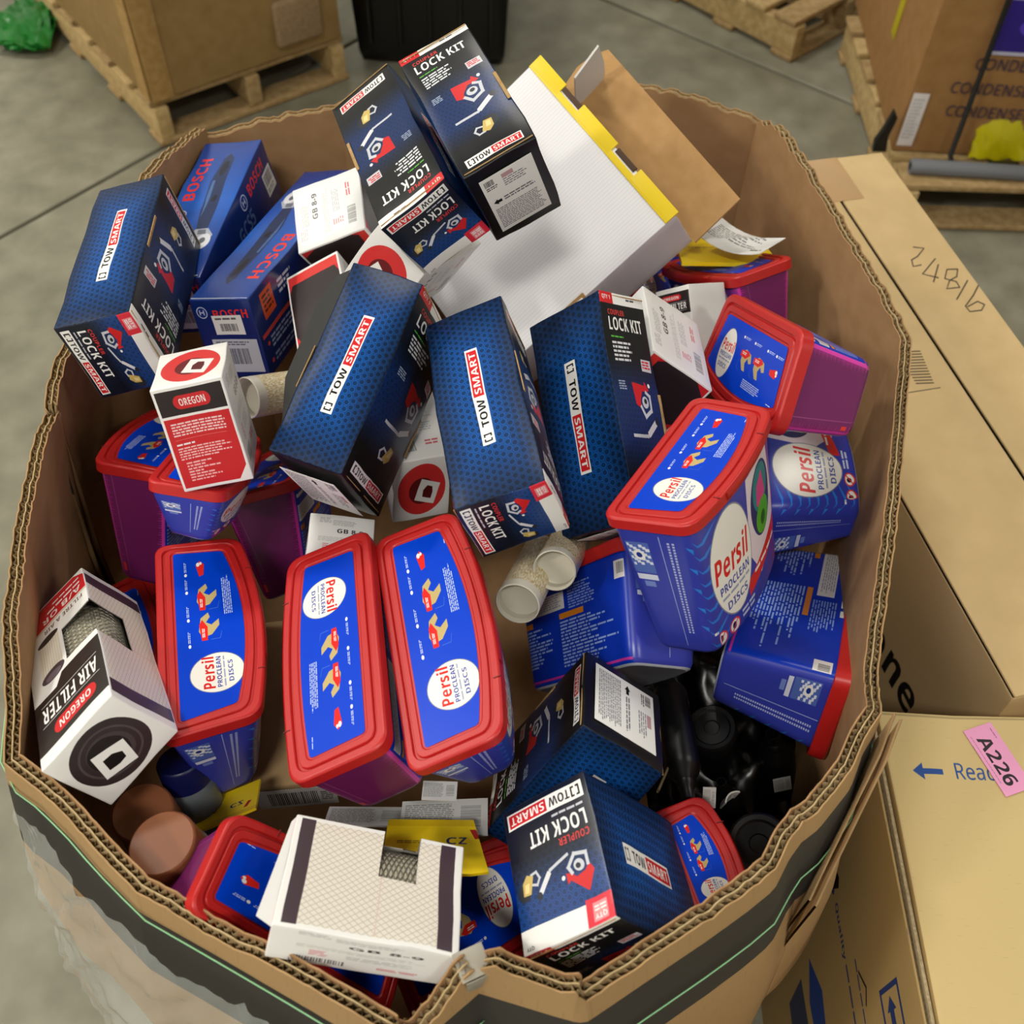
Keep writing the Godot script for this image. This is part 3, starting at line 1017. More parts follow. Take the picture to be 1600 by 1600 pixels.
func tub(at: Vector3, turn: Quaternion, d: Array, label: String) -> Node3D:
	# d: length at back, length at front, depth, bow of the front, height, taper
	var t := base("detergent_tub", at, turn)
	var k: float = clampf(d[2] / 0.135, 0.7, 1.15)
	var rc: float = 0.024 * k
	var red := plain("red lid plastic", Color(0.73, 0.115, 0.11), 0.40, 0.5)
	var st := tool()
	var rows := []
	for q in [[0.0255, -0.0016, 0.5], [0.0244, -0.0004, 0.5], [0.0238, 0.0, 0.5], [0.0162, 0.0, 0.7], [0.0156, -0.0004, 0.72], [0.0148, -0.0036, 0.75], [0.0122, -0.0036, 0.8], [0.0114, -0.0002, 0.85], [0.0106, 0.0004, 0.86], [0.0036, 0.0004, 0.95], [0.0012, -0.0004, 1.0], [0.0, -0.0026, 1.0], [0.0003, -0.0185, 1.0], [0.0022, -0.0195, 1.0]]:
		rows.append(tub_plan(d, q[0] * k, rc * q[2], q[1] * k)[0])
	for q in [[0, 2], [2, 3], [3, 5], [5, 6], [6, 8], [8, 9], [9, 11], [11, 12], [12, 13]]: grid(st, rows.slice(q[0], q[1] + 1), [], false, 1 + q[0] / 2 % 3 + (4 if q[1] - q[0] > 1 else 0))
	var inner: PackedVector3Array = rows[0]
	var mid := PackedVector3Array()
	for p in inner: mid.append(Vector3(0, p.y, 0))
	grid(st, [mid, inner], [], false, 9)
	var lid := put("lid", done(st), red, t)
	# printed sheet on the lid
	st = tool()
	var edge: PackedVector3Array = tub_plan(d, 0.0285 * k, rc * 0.25, -0.0008 * k)[0]
	var hub := PackedVector3Array()
	for p in edge: hub.append(Vector3(0, p.y, 0.0))
	var uv := []
	var lo := edge[0]
	var hi := edge[0]
	for p in edge:
		lo = lo.min(p)
		hi = hi.max(p)
	for row in [hub, edge]:
		var u := []
		for p in row: u.append(Vector2((p.x - lo.x) / (hi.x - lo.x), (p.z - lo.z) / (hi.z - lo.z)))
		uv.append(u)
	grid(st, [hub, edge], uv)
	put("lid_sheet", done(st), printed("tub_sheet", 0.30, 0.27), lid)
	# tub body under the lid
	st = tool()
	rows = []
	uv = []
	var H: float = d[4]
	var steps := [[0.007 * k, -0.012 * k, 0.0], [0.0075 * k, -0.02, 0.04]]
	for i in range(1, 7): steps.append([lerpf(0.0075 * k, d[5] + 0.004, i / 6.0), lerpf(-0.02, -H + 0.008, i / 6.0), lerpf(0.04, 0.96, i / 6.0)])
	steps.append([d[5] + 0.0062, -H + 0.002, 0.985])
	steps.append([d[5] + 0.010, -H, 1.0])
	for q in steps:
		var ring: Array = tub_plan(d, q[0], rc * 0.8, q[1])
		rows.append(ring[0])
		var u := []
		for x in ring[1]: u.append(Vector2(x, q[2]))
		uv.append(u)
	grid(st, rows, uv)
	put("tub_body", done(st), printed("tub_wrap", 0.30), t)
	st = tool()
	var foot: PackedVector3Array = rows[-1]
	var under := PackedVector3Array()
	for p in foot: under.append(Vector3(0, -H + 0.004, 0))
	grid(st, [foot, under], [])
	put("base", done(st), plain("clear grey plastic", Color(0.45, 0.47, 0.52), 0.3), t)
	# opening latch along the bowed front
	st = tool()
	rows = []
	for q in [[-0.0004, -0.0010], [-0.0014, -0.0030], [-0.0014, -0.0150], [-0.0002, -0.0160]]:
		var ring: PackedVector3Array = tub_plan(d, q[0] * k, rc, q[1] * k)[0]
		rows.append(ring.slice(7, 14))
	grid(st, rows, [])
	put("latch", done(st), red, lid)
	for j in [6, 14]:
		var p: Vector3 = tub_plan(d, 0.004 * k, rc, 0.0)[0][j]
		put("latch_slot_shade", panel(Vector3(0.0012, 0.0012, 0.008), 0.0003), plain("slot shadow red", Color(0.42, 0.04, 0.04), 0.5), lid, p + Vector3(0, 0.0004, 0))  # dark red strips, coloured as the shade inside the latch slots
	tag(t, label, "tub", "red lidded detergent tubs")
	return t


func cup(a: Vector3, b: Vector3, r: float, label: String) -> void:
	# open tumbler lying with its mouth at a
	var axis := (a - b).normalized()
	var len := a.distance_to(b)
	var x := axis.cross(Vector3(0.3, 0.9, 0.2)).normalized()
	var o := base("glitter_tumbler", b)
	o.basis = Basis(x, axis, x.cross(axis))
	if not mats.has("glitter"):
		var g := StandardMaterial3D.new()
		g.albedo_texture = noise_tex(0.035, Color(0.72, 0.60, 0.34), Color(1.0, 1.0, 0.97), 5, 3)
		g.uv1_scale = Vector3(1.0, 1.4, 1)
		g.roughness = 0.35
		g.normal_enabled = true
		var n := NoiseTexture2D.new()
		n.width = 512
		n.height = 512
		n.seamless = true
		n.as_normal_map = true
		n.bump_strength = 3.0
		n.noise = FastNoiseLite.new()
		n.noise.frequency = 0.05
		g.normal_texture = n
		g.resource_name = "glitter"
		mats["glitter"] = g
	put("glitter_sleeve", lathe([Vector2(r * 1.0, len - 0.012), Vector2(r, len - 0.014), Vector2(r * 0.99, len * 0.5), Vector2(r * 0.97, 0.004), Vector2(r * 0.8, 0.0), Vector2(0.0001, 0.0)], 32), mats["glitter"], o)
	put("clear_rim", lathe([Vector2(r * 0.91, len - 0.016), Vector2(r * 0.93, len - 0.001), Vector2(r * 0.96, len), Vector2(r * 1.005, len - 0.001), Vector2(r * 1.01, len - 0.013)], 32), plain("milky plastic", Color(0.88, 0.86, 0.80), 0.2), o)
	put("inner_wall", lathe([Vector2(r * 0.93, len - 0.004), Vector2(r * 0.90, len - 0.016), Vector2(r * 0.6, len - 0.019), Vector2(0.0001, len - 0.019)].map(func(v): return v), 32), plain("cup inside", Color(0.78, 0.76, 0.70), 0.3), o)
	tag(o, label, "tumbler", "cream glitter tumblers")


func capped_jar(a: Vector3, b: Vector3, r: float, cap: Color, label: String, group: String) -> void:
	# cap disc at a, clear jar running on past b
	var axis := (a - b).normalized()
	var cap_len := a.distance_to(b) * 0.55
	var x := axis.cross(Vector3(0.2, 0.3, 0.9)).normalized()
	var o := base("capped_jar", a)
	o.basis = Basis(x, axis, x.cross(axis))
	var c := plain("cap %s" % cap.to_html(), cap, 0.42)
	put("screw_cap", lathe([Vector2(0.0001, -0.0006), Vector2(r * 0.93, -0.0006), Vector2(r * 0.98, -0.002), Vector2(r, -0.004), Vector2(r * 1.01, -cap_len), Vector2(r * 0.95, -cap_len)], 40), c, o)
	put("jar_body", lathe([Vector2(r * 0.9, -cap_len + 0.001), Vector2(r * 1.03, -cap_len - 0.004), Vector2(r * 1.06, -cap_len - 0.01), Vector2(r * 1.06, -cap_len - 0.10), Vector2(r * 0.9, -cap_len - 0.11), Vector2(0.0001, -cap_len - 0.11)], 40), plain("grey jar", Color(0.36, 0.38, 0.40), 0.12), o)
	tag(o, label, "jar", group)


func black_bottle(at: Vector3, axis: Vector3, r: float, length: float, label: String, knob := true, sticker := false) -> void:
	var up := axis.normalized()
	var x := up.cross(Vector3(0.1, 0.2, 0.97)).normalized()
	var o := base("black_bottle", at)
	o.basis = Basis(x, up, x.cross(up))
	var black := plain("black plastic", Color(0.022, 0.022, 0.024), 0.38)
	put("bottle_body", lathe([Vector2(r * 0.4, -0.012), Vector2(r * 0.45, -0.02), Vector2(r * 0.85, -0.034), Vector2(r * 0.95, -0.045), Vector2(r * 0.95, -length + 0.004), Vector2(r * 0.9, -length), Vector2(0.0001, -length)], 32), black, o)
	if knob:
		put("knob_cap", lathe([Vector2(0.0001, -0.003), Vector2(r * 0.3, -0.003), Vector2(r * 0.34, -0.001), Vector2(r * 0.72, -0.0025), Vector2(r * 0.80, 0.0), Vector2(r * 0.96, 0.0), Vector2(r * 1.05, -0.004), Vector2(r * 1.05, -0.014), Vector2(r * 0.9, -0.018), Vector2(r * 0.4, -0.018)], 36), plain("black knob", Color(0.05, 0.05, 0.055), 0.45), o)
	else:
		put("neck_ring", lathe([Vector2(r * 0.28, 0.006), Vector2(r * 0.36, 0.006), Vector2(r * 0.38, -0.01), Vector2(r * 0.5, -0.014), Vector2(r * 0.52, -0.02), Vector2(r * 0.4, -0.024)], 28), black, o)
	if sticker:
		var p := put("paper_sticker", panel(Vector3(r * 0.9, 0.032, 0.0006), 0.0002), printed("paper_tag", 0.6), o, Vector3(0, -length * 0.45, r * 0.96))
		p.set_meta("label", "small white sticker on the bottle")
	tag(o, label, "bottle", "black bottles in the dark gap")


func black_bag(c: Array) -> void:
	var o := base("black_bag")
	var n := dents(15, 9.0)
	var rows := []
	for i in 31:
		var r := PackedVector3Array()
		for j in 31:
			var u := i / 30.0
			var v := j / 30.0
			var p: Vector3 = (c[0] as Vector3).lerp(c[1], v).lerp((c[3] as Vector3).lerp(c[2], v), u)
			r.append(p + Vector3(0, 0.05 * n.get_noise_2d(u * 0.3, v * 0.3) + 0.02 * absf(n.get_noise_2d(u + 3.0, v * 0.8)), 0))
		rows.append(r)
	var st := tool()
	grid(st, rows, [])
	put("bag_film", done(st), plain("black film", Color(0.012, 0.012, 0.013), 0.3), o)
	tag(o, "crumpled black plastic bag filling the dark gap at the right of the bin", "bag")


# ---------------------------------------------------------------- the bin
const RIM := [
	[Vector3(-0.509, 0.980, -1.477), Vector3(-0.517, 0.998, -1.423), Vector3(-0.526, 1.018, -1.355), Vector3(-0.536, 1.033, -1.289)],  # A
	[Vector3(-0.584, 0.980, -0.943), Vector3(-0.580, 0.981, -0.911), Vector3(-0.577, 0.975, -0.884), Vector3(-0.577, 0.962, -0.888), Vector3(-0.570, 0.982, -0.832), Vector3(-0.562, 0.984, -0.767)],  # B
	[Vector3(-0.551, 0.980, -0.678), Vector3(-0.542, 0.981, -0.644), Vector3(-0.525, 0.997, -0.583), Vector3(-0.520, 0.999, -0.565), Vector3(-0.503, 0.990, -0.507), Vector3(-0.490, 0.980, -0.460)],  # C
	[Vector3(-0.478, 0.980, -0.416), Vector3(-0.439, 0.980, -0.393), Vector3(-0.400, 0.980, -0.363), Vector3(-0.369, 0.980, -0.336)],  # D
	[Vector3(-0.324, 0.980, -0.301), Vector3(-0.252, 0.974, -0.268), Vector3(-0.184, 0.988, -0.236), Vector3(-0.127, 0.992, -0.209)],  # D2
	[Vector3(-0.083, 0.980, -0.189), Vector3(-0.072, 0.953, -0.199), Vector3(-0.042, 0.978, -0.225), Vector3(-0.026, 0.997, -0.239)],  # E
	[Vector3(-0.020, 0.980, -0.244), Vector3(0.000, 1.014, -0.239), Vector3(0.012, 1.005, -0.236), Vector3(0.032, 0.996, -0.231), Vector3(0.056, 0.997, -0.225), Vector3(0.069, 1.005, -0.222)],  # F
	[Vector3(0.074, 0.980, -0.221), Vector3(0.125, 0.980, -0.254), Vector3(0.184, 0.980, -0.292), Vector3(0.222, 0.980, -0.318), Vector3(0.247, 0.980, -0.337), Vector3(0.264, 0.980, -0.365)],  # G
	[Vector3(0.280, 0.980, -0.384), Vector3(0.299, 0.980, -0.398), Vector3(0.335, 0.980, -0.438), Vector3(0.355, 0.980, -0.474)],  # H
	[Vector3(0.375, 0.980, -0.499), Vector3(0.389, 0.947, -0.552), Vector3(0.420, 0.971, -0.672), Vector3(0.444, 0.981, -0.762), Vector3(0.464, 0.982, -0.839), Vector3(0.499, 0.983, -0.975)],  # J
	[Vector3(0.517, 0.980, -1.045), Vector3(0.503, 0.991, -1.098), Vector3(0.480, 0.999, -1.183), Vector3(0.460, 1.003, -1.255), Vector3(0.430, 1.011, -1.365), Vector3(0.396, 1.010, -1.491)],  # K
	[Vector3(0.381, 0.980, -1.545), Vector3(0.353, 0.984, -1.558), Vector3(0.273, 0.990, -1.597)],  # L
	[Vector3(0.175, 0.980, -1.644), Vector3(0.031, 0.979, -1.617), Vector3(-0.148, 0.983, -1.584)],  # M
	[Vector3(-0.302, 0.980, -1.556), Vector3(-0.332, 0.978, -1.544), Vector3(-0.429, 0.975, -1.508), Vector3(-0.470, 0.968, -1.492), Vector3(-0.503, 0.963, -1.480)],  # N
]


func rim_path() -> Array:
	# dense rim: [plan point, height, segment]
	var out := []
	var jag := dents(77, 40.0)
	for s in RIM.size():
		var seg: Array = RIM[s].duplicate()
		seg.append(RIM[(s + 1) % RIM.size()][0])
		for i in seg.size() - 1:
			var a: Vector3 = seg[i]
			var b: Vector3 = seg[i + 1]
			var n := maxi(2, int(a.distance_to(b) / 0.0022))
			for k in n:
				var p := a.lerp(b, float(k) / n)
				out.append([Vector2(p.x, p.z), p.y + jag.get_noise_1d(out.size() * 0.0022) * 0.006, s])
	return out


func belly(y: float, at: Vector2) -> float:   # the full bin swells below its rim at the front and the left
	return 0.075 * maxf(smoothstep(-0.60, -0.42, at.y), 0.7 * smoothstep(-0.30, -0.46, at.x) * smoothstep(-1.45, -1.1, at.y)) * sin(PI * clampf((0.98 - y) / 0.98, 0.0, 1.0))


func sheet_along(path: Array, from: int, to: int, nrm: Array, off: float, thick: float, low: float, drop: float, mat: Material, called: String, parent: Node3D) -> void:
	var st := tool()
	st.set_material(mat)
	var rows := []
	var uvs := []
	for i in 14:
		rows.append(PackedVector3Array())
		uvs.append([])
	var k := from
	var run := 0.0
	while true:
		var p: Array = path[k % path.size()]
		var n: Vector2 = nrm[k % path.size()]
		var i := 0
		for q in [-1.0, 1.0]:
			for h in 7:
				var y: float = lerpf(low, p[1] - drop, 1.0 - pow(1.0 - h / 6.0, 1.6)) if q < 0.0 else lerpf(p[1] - drop, low, pow(h / 6.0, 1.6))
				var v: Vector2 = p[0] + n * (off + q * thick / 2.0 + belly(y, p[0]))
				rows[i].append(Vector3(v.x, y, v.y))
				uvs[i].append(Vector2(run * 1.6, 1.0 - y))
				i += 1
		if k >= to: break
		var nk := mini(k + 3, to)
		run += path[k % path.size()][0].distance_to(path[nk % path.size()][0])
		k = nk
	grid(st, rows.slice(0, 7), uvs.slice(0, 7), false, 1)
	grid(st, rows.slice(6, 8), uvs.slice(6, 8), false, 2)
	grid(st, rows.slice(7, 14), uvs.slice(7, 14), false, 3)
	put(called, done(st), null, parent)


func build_bin() -> void:
	var bin := base("bulk_bin")
	var path := rim_path()
	var n := path.size()
	var nrm := []
	for i in n:
		var d: Vector2 = (path[(i + 4) % n][0] - path[(i - 4 + n) % n][0]).normalized()
		nrm.append(Vector2(-d.y, d.x))   # outwards: the rim runs counter-clockwise seen from above
	var centre := Vector2(0, -0.85)
	if nrm[0].dot(path[0][0] - centre) < 0.0:
		for i in n: nrm[i] = -nrm[i]
	var inside := board("bin kraft inside", Color(0.66, 0.51, 0.35), 2.0, 0.85, 0.07)
	var outside := StandardMaterial3D.new()
	outside.albedo_texture = prints["bin_outside"]
	outside.roughness = 0.8
	outside.resource_name = "bin outside"
	var raw := board("raw flute edge", Color(0.74, 0.64, 0.46), 12.0, 0.9, 0.12)
	var start := 0
	for s in RIM.size():
		var stop := start
		while stop < n and path[stop][2] == s: stop += 1
		sheet_along(path, start, stop, nrm, -0.0075, 0.0016, 0.14, 0.0, inside, "inner_panel", bin)
		sheet_along(path, start, stop, nrm, 0.0075, 0.0016, 0.14, 0.001, outside, "outer_panel", bin)
		start = stop
	sheet_along(path, 0, n, nrm, 0.0, 0.0014, 0.90, 0.002, raw, "middle_liner", bin)
	# two rows of flutes between the liners
	var rng := RandomNumberGenerator.new()
	rng.seed = 4
	var st := tool()
	for row in [-1, 1]:
		var top := PackedVector3Array()
		var bot := PackedVector3Array()
		var run := 0.0
		for i in n + 1:
			var p: Array = path[i % n]
			if i: run += p[0].distance_to(path[(i - 1) % n][0])
			var off: float = row * 0.00375 + 0.0029 * sin(run / 0.0088 * TAU)
			var v: Vector2 = p[0] + nrm[i % n] * off
			var y: float = p[1] - 0.0015 - rng.randf() * 0.0022
			var w: Vector2 = v + nrm[i % n] * belly(y - 0.03, p[0])
			top.append(Vector3(v.x, y, v.y))
			bot.append(Vector3(w.x, y - 0.03, w.y))
		grid(st, [top, bot], [])
	var fl := put("corrugated_flute", done(st), raw, bin)
	fl.set_meta("kind", "stuff")
	# floor of the bin and the lapped outer sheet at the near right corner
	var poly := PackedVector2Array()
	for s in RIM: poly.append(Vector2(s[0].x, -s[0].z) * 0.985)
	put("bin_floor", plate(poly, 0.012), inside, bin, Vector3(0, 0.15, -0.012), Basis(Vector3(1, 0, 0), -PI / 2))
	var lap := tool()
	var q := [[Vector2(0.395, -0.515), 0.955], [Vector2(0.372, -0.470), 0.95], [Vector2(0.345, -0.425), 0.93], [Vector2(0.318, -0.378), 0.90], [Vector2(0.300, -0.345), 0.875]]
	for layer in 2:
		var rows := [PackedVector3Array(), PackedVector3Array(), PackedVector3Array(), PackedVector3Array()]
		for e in q:
			var dir := Vector2(0.84, 0.54)
			var j := 0
			for w in [[0.012 + layer * 0.008, 0.2], [0.012 + layer * 0.008, 0.0], [0.0145 + layer * 0.008, 0.0], [0.0145 + layer * 0.008, 0.2]]:
				var v: Vector2 = e[0] + dir * w[0]
				rows[j].append(Vector3(v.x, 0.15 if w[1] > 0.0 else e[1] - layer * 0.004, v.y))
				j += 1
		for j in 3: grid(lap, [rows[j], rows[j + 1]], [])
	put("lapped_sheet", done(lap), board("bin kraft outside", Color(0.66, 0.53, 0.36), 2.0), bin)
	# grey tape folded over the torn peak at the front
	put("packing_tape", panel(Vector3(0.028, 0.0012, 0.026), 0.0004), plain("dull tape", Color(0.62, 0.60, 0.55), 0.3), bin, Vector3(-0.022, 0.988, -0.240), Basis(Vector3(0, 1, 0), 0.45))
	put("packing_tape", panel(Vector3(0.026, 0.030, 0.0010), 0.0004), plain("dull tape", Color(0.62, 0.60, 0.55), 0.3), bin, Vector3(-0.014, 0.972, -0.228), Basis(Vector3(0, 1, 0), 0.45))
	tag(bin, "torn octagonal corrugated bulk bin full of returned goods with a dark printed band", "bin")
	# pallet under the bin
	pallet(Vector3(-0.03, 0, -0.95), 0.0, Vector2(0.80, 1.10), "pale wooden pallet underneath the big octagonal cardboard bin")
	# green strap and clear wrap round the outside
	var strap := base("green_strap")
	st = tool()
	var loop := []
	var low := {0: 0.93, 1: 0.94, 2: 0.95, 3: 0.955, 4: 0.945, 5: 0.905, 6: 0.885, 7: 0.885, 8: 0.885, 9: 0.885, 10: 0.89, 11: 0.90, 12: 0.91, 13: 0.92}
	for i in range(0, n + 1, 12):
		var p: Array = path[i % n]
		var s: int = p[2]
		var y: float = low[s]
		var v: Vector2 = p[0] + nrm[i % n] * (0.013 + belly(y, p[0]))
		loop.append(Vector3(v.x, y, v.y))
	for pass_no in 6:
		var soft := loop.duplicate()
		for i in loop.size() - 1:
			var h: int = loop.size() - 1
			soft[i].y = (loop[(i - 1 + h) % h].y + loop[i].y + loop[(i + 1) % h].y) / 3.0
		soft[loop.size() - 1] = soft[0]
		loop = soft
	tube(st, loop, 0.0016, 8, 0.5)
	put("strap_band", done(st), plain("pale green strap", Color(0.56, 0.80, 0.60), 0.35), strap)
	tag(strap, "pale green plastic strap drawn round the outside of the cardboard bin", "strap")
	var film := base("stretch_film")
	st = tool()
	var rows := []
	var crinkle := dents(31, 16.0)
	var first := 0
	while path[first][2] < 3: first += 1
	var last := first
	while path[last][2] < 5: last += 1
	for r in 41:
		var row := PackedVector3Array()
		var t := r / 40.0
		for i in range(first + 10, last - 10, 3):
			var p: Array = path[i]
			var u := float(i - first) / (last - first)
			var out := 0.019 + 0.02 * sin(minf(t * 1.6, 1.0) * PI / 2) * sin(u * PI) + 0.006 * (1.0 + crinkle.get_noise_2d(t * 0.2, u * 0.3)) + 0.013 * absf(crinkle.get_noise_2d(u * 0.55 + t * 0.25 + 3.0, t * 0.12))
			var y := lerpf(lerpf(0.952, 0.915, u), 0.55, t)
			var v: Vector2 = p[0] + nrm[i] * (out + belly(y, p[0]))
			row.append(Vector3(v.x, y, v.y))
		rows.append(row)
	grid(st, rows, [])
	var clear := StandardMaterial3D.new()
	clear.albedo_color = Color(0.9, 0.93, 0.92, 0.2)
	clear.transparency = BaseMaterial3D.TRANSPARENCY_ALPHA
	clear.roughness = 0.08
	clear.cull_mode = BaseMaterial3D.CULL_DISABLED
	clear.resource_name = "clear film"
	put("film_sheet", done(st), clear, film)
	tag(film, "crinkled clear stretch film hanging round the lower left of the bin", "film")


func pallet(at: Vector3, turn: float, size: Vector2, label: String) -> Node3D:
	var o := base("wooden_pallet", at, Quaternion(Vector3.UP, turn))
	var wood := board("pallet wood", Color(0.74, 0.62, 0.40), 2.5, 0.8, 0.16)
	var wood2 := board("pallet wood dull", Color(0.64, 0.52, 0.33), 2.5, 0.8, 0.16)
	var n := 7
	var rng := RandomNumberGenerator.new()
	rng.seed = int(absf(at.x * 100 + at.z * 37))
	for i in n:
		var w := size.y / n
		put("deck_board", panel(Vector3(size.x, 0.018, w * rng.randf_range(0.62, 0.82)), 0.003), wood if i % 2 else wood2, o, Vector3(rng.randf_range(-0.008, 0.008), 0.131, (i + 0.5) * w - size.y / 2))
	for i in 3:
		put("stringer", panel(Vector3(0.045, 0.1, size.y * 0.98), 0.003), wood2 if i % 2 else wood, o, Vector3((i - 1) * (size.x / 2 - 0.03), 0.07, 0))
	for i in 4:
		put("bottom_board", panel(Vector3(size.x, 0.018, 0.09), 0.003), wood2, o, Vector3(0, 0.011, (i / 3.0 - 0.5) * (size.y - 0.1)))
	tag(o, label, "pallet", "")
	return o


# ---------------------------------------------------------------- the white board box with its open flap
func white_box(at: Vector3, turn: Quaternion, d: Vector3) -> void:
	var t := base("white_corrugated_box", at, turn)
	var white := printed("white_board", 0.5, 0.4)
	var kraft := board("flap kraft", Color(0.72, 0.56, 0.36), 3.0, 0.8, 0.05)
	var walls := ArrayMesh.new()
	for f in ["+x", "-x", "+z", "-y"]: skin_face(walls, d, f, plain("white board side", Color(0.82, 0.80, 0.82), 0.5), 0, {"dent": dents(12), "amp": 0.002})
	put("side_wall", walls, null, t)
	var top := ArrayMesh.new()
	skin_face(top, d, "+y", white, 1, {"dent": dents(12), "amp": 0.002})
	put("top_panel", top, null, t)
	var yellow := plain("yellow edge", Color(0.92, 0.80, 0.07), 0.45)
	var z := -d.z / 2
	for q in [[-0.5, -0.30], [-0.17, 0.08], [0.24, 0.5]]:
		put("yellow_edge", panel(Vector3((q[1] - q[0]) * d.x, 0.003, 0.020), 0.0008), yellow, t, Vector3((q[0] + q[1]) / 2 * d.x, d.y / 2 + 0.0008, z + 0.004))
	put("yellow_edge", panel(Vector3(d.x, 0.003, 0.010), 0.0008), yellow, t, Vector3(0, d.y / 2 + 0.0006, z + 0.012))
	var dark := plain("slot brown", Color(0.30, 0.22, 0.16), 0.8)
	for x in [-0.235, 0.16]: put("edge_slot", panel(Vector3(d.x * 0.13, 0.004, 0.008), 0.001), dark, t, Vector3(x * d.x, d.y / 2 - 0.0005, z + 0.001))
	put("side_slot", panel(Vector3(0.008, 0.003, 0.085), 0.001), board("slot kraft", Color(0.62, 0.47, 0.28), 6.0), t, Vector3(d.x / 2 - 0.003, d.y / 2 + 0.0006, 0.035))
	put("slot_tongue", panel(Vector3(0.005, 0.003, 0.045), 0.001), plain("white tongue", Color(0.85, 0.84, 0.83), 0.6), t, Vector3(d.x / 2 + 0.001, d.y / 2 + 0.0014, 0.020))
	# inside seen through the open end, and the flap laid out from its lower edge
	var inner := ArrayMesh.new()
	for f in ["+x", "-x", "+z", "-y", "+y"]: skin_face(inner, d - Vector3(0.008, 0.008, 0.008), f, kraft, 0, {})
	put("inner_lining", inner, null, t)
	var pts := PackedVector2Array()
	for q in [[-0.50, 0.0], [0.52, 0.0], [0.52, 0.086], [-0.46, 0.090], [-0.50, 0.070], [-0.52, 0.040]]: pts.append(Vector2(q[0] * d.x, q[1]))
	var lay := Basis(Vector3(1, 0, 0), Vector3(0, 0.12, -0.993), Vector3(0, 0.993, 0.12))
	var flap := put("open_flap", plate(pts, 0.004), kraft, t, Vector3(0, -d.y / 2 + 0.004, z), lay)
	flap.set_meta("label", "plain brown flap folded open")
	pts = PackedVector2Array()
	for q in [[0, 0.01], [0.046, 0.0], [0.062, 0.022], [0.070, 0.045], [0.0759, 0.0853], [0.0228, 0.068]]: pts.append(Vector2(q[0], q[1]))
	put("side_tab", plate(pts, 0.0035), plain("white tongue", Color(0.85, 0.84, 0.83), 0.6), t, Vector3(-0.125, -d.y / 2, z), Basis(Vector3(0, 0, -1), Vector3(0, 1, 0), Vector3(1, 0, 0)))
	tag(t, "large white corrugated box with a yellow edge and open brown flap", "box")


func card(called: String, at: Vector3, turn: Quaternion, w: float, h: float, tex: String, label: String, category: String, depth := 0.003, bend := 0.0, cut := 0.0) -> Node3D:
	var o := base(called, at, turn)
	var pts := PackedVector2Array()
	var n := 8
	for i in n + 1: pts.append(Vector2(lerpf(-w / 2, w / 2 - cut, float(i) / n), -h / 2))
	if cut: pts.append(Vector2(w / 2, -h / 2 + cut * 0.2))
	for i in n + 1: pts.append(Vector2(lerpf(w / 2 - cut, -w / 2, float(i) / n), h / 2))
	put("printed_card", plate(pts, depth, bend), printed(tex, 0.35), o)
	tag(o, label, category, "")
	return o


func big_box(called: String, at: Vector3, turn: Quaternion, size: Vector3, faces: Dictionary, key: String, c: Color) -> Node3D:
	var t := base(called, at, turn)
	var m := ArrayMesh.new()
	var kraft := board(key, c, 1.5, 0.8, 0.06)
	for f in FACES:
		if faces.has(f) and faces[f] == null: continue
		skin_face(m, size, f, faces[f] if faces.has(f) else kraft, 0, {"bevel": 0.004, "dent": dents(int(size.x * 100)), "amp": 0.004})
	put("box_wall", m, null, t)
	return t


